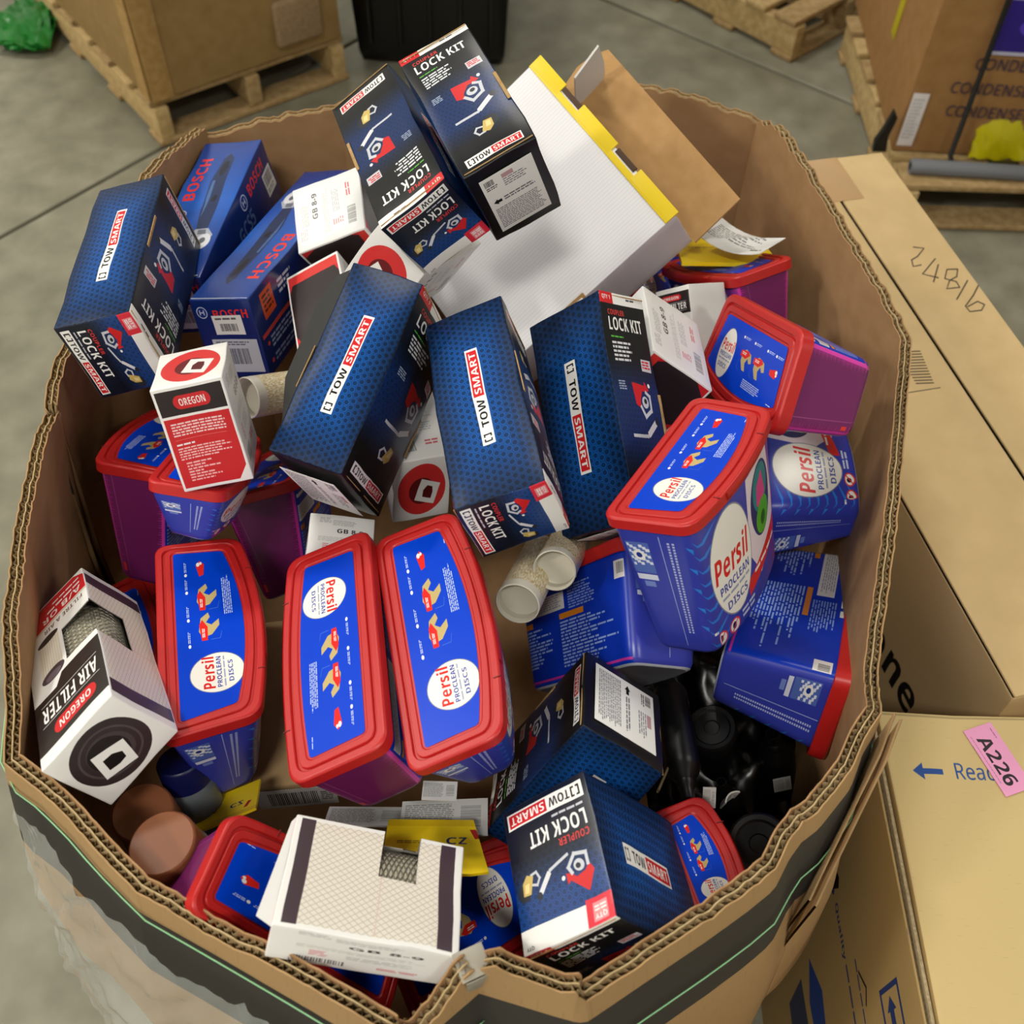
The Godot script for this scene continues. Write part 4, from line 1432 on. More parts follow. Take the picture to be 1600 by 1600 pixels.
func _ready() -> void:
	# ------------------------------------------------------------ camera, sky, light, exposure
	var cam := Camera3D.new()
	cam.name = "camera"
	add_child(cam)
	cam.transform = Transform3D(Basis(Vector3(0.99948839, 0.01933472, -0.02547785), Vector3(-0.03198363, 0.60421002, -0.79618295), Vector3(0, 0.7965905, 0.6045193)), Vector3(0, 1.95, 0))
	var lens := CameraAttributesPhysical.new()
	lens.frustum_focal_length = 24.72
	lens.frustum_focus_distance = 1.22
	lens.exposure_aperture = 3.8
	lens.frustum_near = 0.05
	lens.frustum_far = 60.0
	cam.attributes = lens
	cam.fov = 51.786
	cam.near = 0.05
	cam.far = 60.0
	var env := Environment.new()
	env.background_mode = Environment.BG_SKY
	var sky := Sky.new()
	var psm := ProceduralSkyMaterial.new()
	psm.sky_top_color = Color(0.6, 0.62, 0.66)
	psm.sky_horizon_color = Color(0.6, 0.62, 0.66)
	psm.ground_horizon_color = Color(0.3, 0.3, 0.3)
	psm.ground_bottom_color = Color(0.2, 0.2, 0.2)
	sky.sky_material = psm
	env.sky = sky
	env.tonemap_mode = Environment.TONE_MAPPER_LINEAR
	env.tonemap_exposure = 0.44
	env.sdfgi_enabled = true
	env.ssao_enabled = true
	env.ssil_enabled = true
	var we := WorldEnvironment.new()
	we.name = "environment"
	we.environment = env
	add_child(we)
	var glow := StandardMaterial3D.new()
	glow.albedo_color = Color(1, 1, 1)
	glow.emission_enabled = true
	glow.emission = Color(1.0, 0.98, 0.94)
	glow.emission_energy_multiplier = 4.0
	glow.resource_name = "lamp face"
	var steel := plain("lamp housing", Color(0.55, 0.55, 0.56), 0.5)
	for q in [[-5.4, -3.2, 46.0], [-5.4, 1.6, 52.0], [-1.2, -3.6, 28.0], [-0.8, 2.0, 30.0], [3.6, -3.4, 14.0], [3.6, 1.8, 18.0]]:
		var lamp := base("high_bay_lamp", Vector3(q[0], 5.6, q[1]))
		put("lamp_housing", panel(Vector3(1.3, 0.08, 0.7), 0.01), steel, lamp)
		put("lamp_face", panel(Vector3(1.2, 0.01, 0.6), 0.002), glow, lamp, Vector3(0, -0.046, 0))
		var l := AreaLight3D.new()
		l.name = "lamp_light"
		l.area_size = Vector2(1.2, 0.6)
		l.light_energy = q[2]
		l.light_color = Color(1.0, 0.98, 0.94)
		l.shadow_enabled = true
		l.area_range = 20.0
		l.rotation_degrees = Vector3(-90, 0, 0)
		l.position = Vector3(0, -0.056, 0)
		lamp.add_child(l)
		tag(lamp, "white panel lamp high overhead, %s %s" % ["far" if q[1] < 0.0 else "near", "left of the bin" if q[0] < -1.0 else ("right of the bin" if q[0] > 2.0 else "above the bin")], "lamp", "high bay lamps")

	tow_prints()
	tool_prints()
	filter_prints()
	tub_prints()
	other_prints()

	# ------------------------------------------------------------ floor slabs with joints, walls, ceiling
	var concrete := StandardMaterial3D.new()
	concrete.albedo_texture = noise_tex(0.012, Color(0.43, 0.42, 0.355), Color(0.57, 0.56, 0.49), 9, 7, 1024)
	concrete.uv1_triplanar = true
	concrete.uv1_world_triplanar = true
	concrete.uv1_scale = Vector3(0.5, 0.5, 0.5)
	concrete.roughness = 0.42
	concrete.metallic_specular = 0.4
	concrete.resource_name = "worn concrete"
	var floor_root := base("floor", Vector3.ZERO, Quaternion(Vector3.UP, 0.902))
	floor_root.set_meta("kind", "structure")
	for a in [[-8.0, 3.197], [3.213, 9.5]]:
		for b in [[-9.5, -2.663], [-2.649, 7.5]]:
			put("slab", panel(Vector3(a[1] - a[0], 0.12, b[1] - b[0]), 0.006), concrete, floor_root, Vector3((a[0] + a[1]) / 2, -0.06, (b[0] + b[1]) / 2))
	put("joint_filler", panel(Vector3(17.5, 0.1, 17.0), 0.01), plain("joint grime", Color(0.16, 0.15, 0.13), 0.9), floor_root, Vector3(0.75, -0.065, -1.0))
	var paint := plain("wall paint", Color(0.86, 0.86, 0.84), 0.8)
	for q in [["wall_back", Vector3(0, 3, -7.1), Vector3(14.4, 6.2, 0.2)], ["wall_front", Vector3(0, 3, 5.1), Vector3(14.4, 6.2, 0.2)], ["wall_left", Vector3(-7.1, 3, -1), Vector3(0.2, 6.2, 12.4)], ["wall_right", Vector3(7.1, 3, -1), Vector3(0.2, 6.2, 12.4)], ["ceiling", Vector3(0, 6.1, -1), Vector3(14.4, 0.2, 12.4)]]:
		put(q[0], panel(q[2], 0.01), plain("roof deck", Color(0.42, 0.42, 0.42), 0.9) if q[0] == "ceiling" else paint, self, q[1]).set_meta("kind", "structure")

	build_bin()
	around()
	goods()


func around() -> void:
	# ------------------------------------------------------------ right: long sealed box
	var dir := Vector3(0.243, 0, 0.970)
	var side := Vector3(0.970, 0, -0.243)
	var turn := Basis(side, Vector3.UP, dir).get_rotation_quaternion()
	var o := Vector3(0.562, 0, -0.98)
	var mid := o + dir * -0.215 + side * 0.168
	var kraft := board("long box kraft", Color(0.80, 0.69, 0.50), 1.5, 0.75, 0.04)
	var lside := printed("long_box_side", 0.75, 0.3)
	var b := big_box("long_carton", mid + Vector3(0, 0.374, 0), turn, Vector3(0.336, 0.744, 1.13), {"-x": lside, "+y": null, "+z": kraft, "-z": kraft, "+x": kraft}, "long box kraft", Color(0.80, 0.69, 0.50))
	put("top_flap", panel(Vector3(0.191, 0.005, 1.13), 0.0018), kraft, b, Vector3(-0.168 + 0.0965, 0.3745, 0))
	put("top_flap", panel(Vector3(0.137, 0.005, 1.13), 0.0018), kraft, b, Vector3(0.168 - 0.0695, 0.3745, 0))
	put("slit_shade_sheet", panel(Vector3(0.33, 0.004, 1.12), 0.001), plain("dark gap", Color(0.12, 0.10, 0.08), 0.9), b, Vector3(0, 0.366, 0))  # near-black sheet whose colour stands in for the shade inside the slit
	var tape := plain("brown tape", Color(0.73, 0.60, 0.44), 0.18)
	put("sealing_tape", panel(Vector3(0.075, 0.0006, 0.13), 0.0002), tape, b, Vector3(0.035, 0.3775, -0.50))
	var st: SurfaceTool
	var pen := [   # local x across, z along, in metres from the middle of the top
		[[0.165, -0.168], [0.145, -0.147], [0.118, -0.124], [0.119, -0.110], [0.140, -0.109], [0.152, -0.121], [0.144, -0.131], [0.121, -0.122]],
		[[0.153, -0.184], [0.111, -0.142]],
		[[0.150, -0.215], [0.131, -0.218], [0.116, -0.196], [0.132, -0.185], [0.131, -0.170], [0.107, -0.171], [0.122, -0.190], [0.139, -0.197], [0.150, -0.215]],
		[[0.124, -0.249], [0.083, -0.215], [0.106, -0.200]],
		[[0.122, -0.233], [0.092, -0.191]],
		[[0.099, -0.286], [0.117, -0.279], [0.096, -0.261], [0.081, -0.254], [0.076, -0.237], [0.092, -0.238]]]
	var pen_ink := plain("pen ink", Color(0.22, 0.18, 0.16), 0.7)
	for s in pen:
		var p := []
		for i in s.size(): p.append(Vector3(s[i][0], 0.3775, s[i][1]))
		st = tool()
		tube(st, p, 0.0011, 5, 1.0)
		put("pen_stroke", done(st), pen_ink, b)
	var grey := plain("printed grey", Color(0.36, 0.31, 0.24), 0.8)
	for i in 12:   # printed bars near the rim of the bin
		var z := -0.045 + i * 0.0065
		put("printed_bar", panel(Vector3(0.040 - 0.001 * i, 0.0006, 0.0024), 0.0001), grey, b, Vector3(-0.026 - 0.0005 * i, 0.3772, z + 0.003), Basis(Vector3.UP, -0.15))
	put("printed_rule", panel(Vector3(0.073, 0.0006, 0.0016), 0.0001), grey, b, Vector3(-0.048, 0.3772, 0.0435))
	tag(b, "long sealed cardboard box with handwritten numbers and a dark slit beside the bin", "box")

	# ------------------------------------------------------------ right front: box with the pink tag
	var top := printed("near_box_top", 0.75, 0.3)
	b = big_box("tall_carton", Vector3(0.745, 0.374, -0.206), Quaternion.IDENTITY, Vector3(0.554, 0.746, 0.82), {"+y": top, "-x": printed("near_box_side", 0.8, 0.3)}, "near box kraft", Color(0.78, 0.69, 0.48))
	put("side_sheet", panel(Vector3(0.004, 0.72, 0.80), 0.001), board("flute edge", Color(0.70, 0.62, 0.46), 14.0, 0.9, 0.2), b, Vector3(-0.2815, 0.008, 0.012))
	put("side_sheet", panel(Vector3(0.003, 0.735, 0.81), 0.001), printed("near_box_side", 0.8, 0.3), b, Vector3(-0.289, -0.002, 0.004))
	put("pink_tag", panel(Vector3(0.040, 0.0008, 0.090), 0.0002), printed("pink_tag", 0.6), b, Vector3(0.605 - 0.745, 0.375, -0.556 + 0.206), Basis(Vector3.UP, 0.36)).set_meta("label", "pink paper tag lettered A226")
	tag(b, "tall tan cardboard box with a pink tag and blue arrow on its lid", "box")

	# ------------------------------------------------------------ background left: box on a pallet
	pallet(Vector3(-1.172, 0, -3.467), 0.67, Vector2(0.68, 1.03), "wooden pallet under the brown box at the upper left")
	b = big_box("brown_carton", Vector3(-1.172, 0.695, -3.467), Quaternion(Vector3.UP, 0.67), Vector3(0.66, 1.1, 1.0), {}, "brown box kraft", Color(0.56, 0.45, 0.27))
	put("edge_board", panel(Vector3(0.07, 1.1, 0.006), 0.002), board("edge board", Color(0.66, 0.52, 0.30), 3.0), b, Vector3(-0.295, 0, 0.504))
	put("edge_board", panel(Vector3(0.006, 1.1, 0.07), 0.002), board("edge board", Color(0.66, 0.52, 0.30), 3.0), b, Vector3(-0.334, 0, 0.465))
	put("wrapped_bundle", block(Vector3(0.16, 0.14, 0.03), 0.012), board("bundle", Color(0.55, 0.45, 0.33), 5.0), b, Vector3(0.18, -0.44, 0.51))
	tag(b, "big brown cardboard box standing on a pallet at the upper left", "box")
	var st2 := tool()
	for i in 7:
		put_rag(st2, i)
	var rag := base("green_bag", Vector3(-1.74, 0.0, -3.50))
	put("bag_film", done(st2), plain("green plastic", Color(0.10, 0.42, 0.14), 0.3), rag)
	tag(rag, "crumpled green plastic bag on the floor left of the brown box", "bag")
	# black tote behind
	var tote := base("black_tote", Vector3(-0.32, 0.0, -3.62))
	var black := plain("tote plastic", Color(0.025, 0.025, 0.028), 0.32)
	var rows := []
	for q in [[0.30, 0.9], [0.31, 0.9], [0.31, 0.84], [0.285, 0.83], [0.25, 0.05], [0.24, 0.012], [0.0, 0.012]]:
		var r := PackedVector3Array()
		for j in 41:
			var a := TAU * j / 40
			var c := Vector2(cos(a), -sin(a))
			var s := 1.0 / maxf(absf(c.x), absf(c.y))
			var soft := lerpf(1.0, s, 0.93)
			r.append(Vector3(c.x * q[0] * soft, q[1], c.y * q[0] * soft))
		rows.append(r)
	st2 = tool()
	grid(st2, rows, [])
	put("tote_shell", done(st2), black, tote)
	for i in 5: put("moulded_rib", block(Vector3(0.016, 0.72, 0.02), 0.006), black, tote, Vector3(-0.2 + i * 0.1, 0.44, 0.272), Basis(Vector3(1, 0, 0), 0.045))
	put("rim_band", block(Vector3(0.62, 0.05, 0.62), 0.015), black, tote, Vector3(0, 0.86, 0))
	tag(tote, "black ribbed plastic tote standing behind the bin at the top edge", "tote")
	# pallet at the top right
	pallet(Vector3(0.83, 0, -4.0), 0.755, Vector2(0.62, 0.90), "empty pale pallet corner on the floor at the top centre right")

	# ------------------------------------------------------------ background right: strapped box on a pallet
	pallet(Vector3(1.66, 0, -3.06), 0.0, Vector2(1.15, 0.98), "pallet under the strapped brown box at the upper right")
	b = big_box("strapped_carton", Vector3(1.66, 0.745, -3.15), Quaternion(Vector3.UP, -0.05), Vector3(1.12, 1.2, 0.86), {}, "far box kraft", Color(0.60, 0.44, 0.26))
	for q in [[-0.418, -0.320], [-0.460, -0.392], [-0.450, -0.462]]:
		var w := TextMesh.new()
		var f := SystemFont.new()
		f.font_names = PackedStringArray(["Droid Sans"])
		f.font_weight = 400
		w.font = f
		w.font_size = 32
		w.pixel_size = 0.00135
		w.depth = 0.0012
		w.text = "CONDENSER"
		w.horizontal_alignment = HORIZONTAL_ALIGNMENT_LEFT
		put("printed_word", w, plain("purple print", Color(0.24, 0.18, 0.27), 0.7), b, Vector3(q[0], q[1], 0.4352))
	put("grey_label", panel(Vector3(0.045, 0.165, 0.001), 0.0003), printed("grey_label", 0.5), b, Vector3(-0.53, -0.497, 0.4345))
	put("yellow_label", panel(Vector3(0.001, 0.26, 0.05), 0.0003), plain("yellow sticker", Color(0.72, 0.66, 0.06), 0.5), b, Vector3(-0.5615, -0.30, 0.10))
	put("purple_sticker", panel(Vector3(0.20, 0.16, 0.001), 0.0003), printed("purple_sticker", 0.25), b, Vector3(-0.288, -0.21, 0.4365))
	tag(b, "brown box lettered in purple with a black strap at the upper right", "box")
	st2 = tool()
	tube(st2, [Vector3(1.23, 1.36, -2.735), Vector3(1.236, 0.60, -2.722), Vector3(1.24, 0.16, -2.71), Vector3(1.25, 0.11, -2.64)], 0.008, 6, 0.6)
	var strap := base("black_strap")
	put("strap_band", done(st2), plain("black webbing", Color(0.04, 0.04, 0.045), 0.6), strap)
	tag(strap, "slim black strap pulled down the front of the purple lettered box", "strap")
	st2 = tool()
	var bag := base("yellow_bag", Vector3(1.38, 0.15, -2.72))
	var cr := dents(8, 9.0)
	for side_no in 2:
		var rr := []
		for i in 9:
			var r := PackedVector3Array()
			for j in 13:
				var u: float = j / 12.0 - 0.5
				var v: float = i / 8.0
				var puff := 0.022 * sin(PI * (u + 0.5)) * sin(PI * clampf(v, 0.04, 0.96)) + 0.02 * absf(cr.get_noise_2d(u * 0.8, v * 0.6 + side_no))
				r.append(Vector3(u * 0.16 + 0.012 * cr.get_noise_2d(v, 2.0), 0.16 * (1.0 - v) + 0.012 * cr.get_noise_2d(u, 5.0), (puff if side_no == 0 else -puff * 0.5) - 0.05 * (1.0 - v)))
			rr.append(r)
		grid(st2, rr, [])
	put("bag_film", done(st2), plain("yellow film", Color(0.74, 0.70, 0.04), 0.3), bag)
	put("black_print", panel(Vector3(0.09, 0.02, 0.02), 0.004), plain("tote plastic", Color(0.025, 0.025, 0.028), 0.32), bag, Vector3(0, 0.012, 0.055))
	tag(bag, "crumpled yellow film packet lying on the pallet edge", "packet")
	var mat := base("grey_roll", Vector3(1.30, 0.16, -2.64), Quaternion(Vector3.UP, -0.05))
	var rl := put("roll_sheet", lathe([Vector2(0.012, 0.19), Vector2(0.02, 0.19), Vector2(0.022, 0.185), Vector2(0.022, -0.185), Vector2(0.02, -0.19), Vector2(0.012, -0.19)], 20), plain("grey foam", Color(0.42, 0.43, 0.45), 0.7), mat, Vector3.ZERO, Basis(Vector3(0, 0, 1), PI / 2))
	tag(mat, "thin grey roll lying along the front of the far right pallet", "roll")
	var shoe := base("black_clip", Vector3(1.04, 0.15, -2.74))
	put("clip_body", plate(PackedVector2Array([Vector2(-0.02, 0), Vector2(0.02, 0), Vector2(0.012, 0.05), Vector2(0.02, 0.11), Vector2(0.006, 0.13), Vector2(-0.008, 0.07), Vector2(-0.022, 0.03)]), 0.02), plain("tote plastic", Color(0.025, 0.025, 0.028), 0.32), shoe)
	tag(shoe, "black plastic clip leaning on the corner of the strapped box", "clip")


func put_rag(st: SurfaceTool, i: int) -> void:
	var c := dents(40 + i, 7.0)
	var rows := []
	for a in 6:
		var r := PackedVector3Array()
		for b in 9:
			var u: float = a / 5.0 - 0.5
			var v: float = b / 8.0 - 0.5
			r.append(Vector3(u * 0.16 + i * 0.008, 0.02 + 0.07 * absf(c.get_noise_2d(u, v)) + 0.05 * (0.5 - absf(v)), v * 0.30 + 0.02 * c.get_noise_2d(v + 4.0, u)))
		rows.append(r)
	grid(st, rows, [])


func goods() -> void:
	kit_box(Vector3(-0.4921, 1.0443, -1.0369), Quaternion(0.7398, 0.1001, 0.6626, -0.0596), Vector3(0.2901, 0.1132, 0.0940), "lock kit box standing highest at the left rim, honeycomb side to the left", 0.003)
	kit_box(Vector3(-0.1458, 1.1487, -1.1507), Quaternion(0.7169, -0.2664, 0.5104, 0.3930), Vector3(0.2686, 0.0952, 0.0988), "lock kit box leaning at the top, picture side out, left of its twin")
	kit_box(Vector3(-0.0513, 1.2099, -1.1328), Quaternion(-0.3916, 0.4265, 0.7338, 0.3555), Vector3(0.1978, 0.0915, 0.1345), "lock kit box highest at the top, white paper label on its black lower end")
	var torn := kit_box(Vector3(-0.1760, 1.0381, -0.8608), Quaternion(0.0980, 0.5560, 0.1612, 0.8095), Vector3(0.2411, 0.1565, 0.0903), "battered lock kit box with bulging honeycomb side, left of the three upright ones", 0.008)
	put("torn_flap", plate(PackedVector2Array([Vector2(-0.085, 0), Vector2(0.115, 0), Vector2(0.105, 0.024), Vector2(0.06, 0.034), Vector2(-0.03, 0.03)]), 0.0012), plain("grey flap", Color(0.10, 0.10, 0.095), 0.45), torn, Vector3(0, 0.0742, -0.0452), Basis(Vector3(1, 0, 0), Vector3(0, -0.45, -0.893), Vector3(0, 0.893, -0.45)))
	kit_box(Vector3(-0.0246, 1.0805, -0.7843), Quaternion(0.7599, 0.1281, 0.6256, -0.1217), Vector3(0.2843, 0.0873, 0.0971), "lock kit box with a honeycomb side in the middle of the three upright ones", 0.004)
	kit_box(Vector3(0.1061, 1.0045, -0.8621), Quaternion(0.6273, 0.4800, -0.5989, 0.1316), Vector3(0.2739, 0.0775, 0.1224), "lock kit box with glossy honeycomb, right one of the three beside the dark carton")
	kit_box(Vector3(0.0789, 0.8475, -0.4894), Quaternion(0.3958, -0.4393, 0.7573, -0.2772), Vector3(0.1818, 0.1390, 0.1035), "lock kit box with white label upward, above the black bottles in the gap")
	kit_box(Vector3(0.1009, 0.9117, -0.3342), Quaternion(0.0421, 0.1015, 0.8995, 0.4229), Vector3(0.1596, 0.1019, 0.1461), "lock kit box showing its picture end, against the front rim of the bin")
	tool_box(Vector3(-0.4585, 0.9344, -1.2771), Quaternion(-0.0692, 0.6713, 0.0616, 0.7353), Vector3(0.3263, 0.0987, 0.0948), false, "blue power tool box farther back, red name running up its top")
	tool_box(Vector3(-0.3397, 0.9252, -1.2197), Quaternion(-0.1398, 0.6418, -0.0284, 0.7535), Vector3(0.4366, 0.1171, 0.0841), true, "blue power tool box in front, with two paper labels on its near end")
	filter_box(Vector3(-0.3485, 1.0576, -0.7991), Quaternion(-0.0688, 0.9737, -0.1883, -0.1079), Vector3(0.0778, 0.1252, 0.1051), {"-z": ["filter_facts", 0], "-x": ["filter_specs", 0], "+y": ["filter_ring_red", 2], "+x": ["filter_specs", 0], "+z": ["filter_name", 0]}, "air filter box standing upright with a red text panel and round red top")
	var tall_filter := filter_box(Vector3(-0.4438, 0.9286, -0.5349), Quaternion(-0.0013, 0.7324, 0.5386, -0.4165), Vector3(0.0988, 0.2823, 0.0815), {"+z": ["filter_name", 0], "-x": ["filter_picture", 0], "+x": ["filter_specs", 0], "-z": ["filter_facts", 0], "+y": ["filter_ring_dark", 1], "-y": ["filter_dark", 0]}, "air filter box with a dark ring on its end, perched on the left rim", {"+z": Rect2(-0.5, -0.20, 0.45, 0.24), "-x": Rect2(-0.08, -0.22, 0.58, 0.27)})
	air_filter(tall_filter, Vector3(0.0988, 0.2823, 0.0815), "cream mesh covered filter inside the box perched on the left rim")
	var flat_filter := filter_box(Vector3(-0.1188, 0.9647, -0.2991), Quaternion(-0.1201, -0.1425, -0.7756, 0.6031), Vector3(0.0439, 0.1624, 0.1219), {"-x": ["filter_picture", 0], "+z": ["filter_specs", 1], "+x": ["filter_facts", 0], "-z": ["filter_specs", 0], "+y": ["filter_dark", 0], "-y": ["filter_dark", 0]}, "air filter box lying with its cream filter picture upward at the front rim", {"-x": Rect2(-0.5, 0.02, 0.44, 0.22), "-z": Rect2(0.05, 0.02, 0.45, 0.22)})
	air_filter(flat_filter, Vector3(0.0439, 0.1624, 0.1219), "cream mesh covered filter inside the box at the front rim")
	put("open_flap", plate(PackedVector2Array([Vector2(0, -0.0610), Vector2(0, 0.0610), Vector2(-0.016, 0.0488), Vector2(-0.004, -0.0549)]), 0.0008), plain("white card", Color(0.86, 0.86, 0.85), 0.4), flat_filter, Vector3(-0.0180, -0.0812, 0), Basis(Vector3(-0.35, 0.937, 0), Vector3(0, 0, 1), Vector3(0.937, 0.35, 0)))
	filter_box(Vector3(-0.2524, 1.0035, -1.2159), Quaternion(-0.2832, -0.6162, 0.5356, 0.5032), Vector3(0.0841, 0.1044, 0.1034), {"+x": ["filter_specs", 1], "-y": ["filter_dark", 2], "-z": ["filter_dark", 0], "+z": ["filter_specs", 0]}, "air filter box with its white text side upward, beside the blue tool boxes")
	filter_box(Vector3(-0.2470, 0.9645, -1.0608), Quaternion(-0.6588, -0.0702, 0.2408, 0.7093), Vector3(0.0832, 0.1565, 0.0837), {"+z": ["filter_dark", 0], "+x": ["filter_specs", 0]}, "air filter box with a dark end and red stripe, behind the battered box")
	filter_box(Vector3(-0.1453, 1.0192, -1.1287), Quaternion(0.5814, -0.3872, -0.0074, 0.7155), Vector3(0.0857, 0.1529, 0.1026), {"+y": ["filter_ring_red", 3], "+z": ["filter_facts", 0], "+x": ["filter_specs", 0]}, "air filter box with a red ring end below the leaning picture box")
	filter_box(Vector3(0.1796, 0.9787, -0.9958), Quaternion(-0.6870, -0.2864, 0.3548, 0.5658), Vector3(0.0843, 0.1578, 0.0989), {"+x": ["filter_specs", 1], "-y": ["filter_dark", 0], "+z": ["filter_specs", 0]}, "air filter box tilted on edge with a big dark face, right of centre")
	filter_box(Vector3(-0.1369, 0.8862, -0.9055), Quaternion(0.7042, 0.0805, -0.1345, 0.6925), Vector3(0.0747, 0.1362, 0.1244), {"+y": ["filter_ring_red", 0], "-z": ["filter_specs", 2], "+x": ["filter_dark", 0], "+z": ["filter_facts", 0]}, "air filter box with red ring and hang tab in the middle of the pile")
	filter_box(Vector3(-0.2213, 0.8329, -0.7358), Quaternion(-0.7222, 0.1008, -0.0523, 0.6823), Vector3(0.0798, 0.0827, 0.1428), {"+z": ["filter_specs", 0], "-x": ["filter_specs", 0]}, "air filter box showing only a white text side below the battered box")
	filter_box(Vector3(0.2533, 0.9140, -1.1353), Quaternion(-0.3276, -0.3550, 0.2439, 0.8409), Vector3(0.0612, 0.1042, 0.0814), {"+z": ["filter_name", 0], "-x": ["filter_specs", 0]}, "air filter box half hidden below the white corrugated box, name side out")
	tub(Vector3(0.1873, 1.0970, -0.7262), Quaternion(-0.1870, 0.4916, 0.0648, 0.8480), [0.2229, 0.2075, 0.0991, 0.0130, 0.2040, 0.0112], "tub standing upright at right with its blue front and white oval facing out")
	tub(Vector3(0.2896, 1.0150, -0.9687), Quaternion(0.2908, -0.3869, 0.5130, 0.7090), [0.2472, 0.2836, 0.1205, 0.0160, 0.1066, 0.0109], "tub tipped on its side at the right wall, magenta end outward")
	tub(Vector3(0.3236, 0.8104, -0.9473), Quaternion(0.5198, -0.5005, -0.4992, -0.4796), [0.2445, 0.2305, 0.1089, 0.0190, 0.1407, 0.0210], "tub lying on its back at the right, white oval just under the tipped one")
	tub(Vector3(0.4417, 0.7553, -0.6900), Quaternion(0.4528, 0.2639, -0.5154, 0.6780), [0.3686, 0.2942, 0.1475, 0.0192, 0.1491, 0.0185], "tub on its side by the right rim, printed back up and lid to the right")
	tub(Vector3(0.1189, 0.8274, -0.7686), Quaternion(-0.3003, 0.7143, -0.5075, 0.3768), [0.2430, 0.2551, 0.1257, 0.0184, 0.1488, 0.0121], "tub on its side with printed back up, beside the glitter tumblers")
	tub(Vector3(-0.0799, 0.9926, -0.5682), Quaternion(-0.1572, 0.7724, 0.1152, 0.6045), [0.3053, 0.2987, 0.1004, 0.0158, 0.1044, 0.0175], "tub in the middle with a shiny lid, right one of the leaning pair")
	tub(Vector3(-0.1868, 0.9658, -0.5612), Quaternion(0.1261, -0.6140, 0.1849, 0.7569), [0.2899, 0.2991, 0.1099, 0.0084, 0.1153, 0.0121], "tub in the middle with a magenta end, left one of the leaning pair")
	tub(Vector3(-0.3455, 0.9152, -0.6102), Quaternion(-0.0864, 0.7990, -0.0832, 0.5892), [0.3148, 0.2937, 0.1014, 0.0160, 0.1408, 0.0213], "tub at left with its lid fully seen, right of the box with the dark ring")
	tub(Vector3(-0.1829, 0.8831, -0.2998), Quaternion(0.4161, 0.9025, 0.0135, 0.1099), [0.2643, 0.2610, 0.0973, 0.0139, 0.1000, 0.0140], "tub with its lid partly under the flat cream filter box")
	tub(Vector3(-0.0379, 0.7059, -0.3439), Quaternion(-0.3607, 0.9033, 0.1298, -0.1926), [0.2477, 0.2535, 0.1185, 0.0191, 0.1854, 0.0148], "tub with an upside down oval between the filter box and picture box")
	tub(Vector3(0.2103, 0.8317, -0.3873), Quaternion(-0.0435, 0.7989, -0.0172, 0.5996), [0.1322, 0.1488, 0.0679, 0.0118, 0.0710, 0.0102], "tub with a lid corner showing right of the front picture box")
	tub(Vector3(-0.4779, 0.8464, -0.9515), Quaternion(-0.1876, -0.7119, 0.1620, 0.6571), [0.2656, 0.2360, 0.1036, 0.0178, 0.1753, 0.0137], "tub upright against the left wall, plain magenta end, leftmost of three lids")
	tub(Vector3(-0.3782, 0.9509, -0.8263), Quaternion(-0.1660, 0.6917, -0.2378, 0.6614), [0.2058, 0.2440, 0.0907, 0.0164, 0.0697, 0.0142], "tub under the red text panel box, blue end, middle of three lids")
	tub(Vector3(-0.3396, 0.7550, -0.9783), Quaternion(-0.1525, -0.6441, 0.2944, 0.6894), [0.2491, 0.3384, 0.0979, 0.0201, 0.1559, 0.0178], "tub with a pink streaked magenta end, rightmost of the three lids at left")
	tub(Vector3(-0.5156, 0.7062, -0.6945), Quaternion(-0.1093, 0.8031, 0.1513, 0.5658), [0.2182, 0.2154, 0.1080, 0.0153, 0.1532, 0.0143], "tub with just a lid corner showing behind the dark ring box")
	tub(Vector3(0.3118, 0.9048, -1.2868), Quaternion(-0.1320, -0.5176, 0.2539, 0.8063), [0.2218, 0.2416, 0.1051, 0.0172, 0.1575, 0.0164], "tub at the back right carrying a yellow edged card")
	tub(Vector3(0.2339, 0.8131, -1.3677), Quaternion(0.2387, 0.3369, -0.3957, 0.8203), [0.2846, 0.2657, 0.0777, 0.0192, 0.1870, 0.0150], "tub with a lid corner showing below the white corrugated box")
	var plain_box := big_box("plain_carton", Vector3(-0.2613, 0.7301, -0.5999), Quaternion(0.0053, 0.0619, 0.0036, 0.9981), Vector3(0.0968, 0.0670, 0.2249), {}, "small box kraft", Color(0.66, 0.54, 0.38))
	put("bar_label", panel(Vector3(0.0949, 0.0536, 0.0006), 0.0002), printed("bar_strip", 0.5), plain_box, Vector3(0.0, 0.0, 0.1147))
	tag(plain_box, "plain brown carton with a bar code, squeezed between two tubs", "box")
	white_box(Vector3(0.0120, 0.9493, -1.2883), Quaternion(0.3310, -0.4535, 0.0480, 0.8261), Vector3(0.3303, 0.1081, 0.3389))
	cup(Vector3(-0.3393, 0.9709, -0.9099), Vector3(-0.2770, 0.9291, -0.9706), 0.0265, "glitter tumbler lying behind the upright red text panel box")
	cup(Vector3(0.0093, 0.9139, -0.6528), Vector3(0.0419, 0.8611, -0.7652), 0.0265, "glitter tumbler left of the two below the upright boxes")
	cup(Vector3(0.0514, 0.9297, -0.6901), Vector3(0.0753, 0.8715, -0.7789), 0.0255, "glitter tumbler right of the two below the upright boxes")
	capped_jar(Vector3(-0.3288, 0.9380, -0.3537), Vector3(-0.3194, 0.8731, -0.3510), 0.0335, Color(0.52, 0.31, 0.18), "jar with a terracotta brown cap, nearer of the two at the rim", "brown capped jars")
	capped_jar(Vector3(-0.3756, 0.8775, -0.4064), Vector3(-0.3756, 0.8041, -0.4089), 0.0325, Color(0.50, 0.30, 0.18), "jar with a terracotta brown cap, farther of the two at the rim", "brown capped jars")
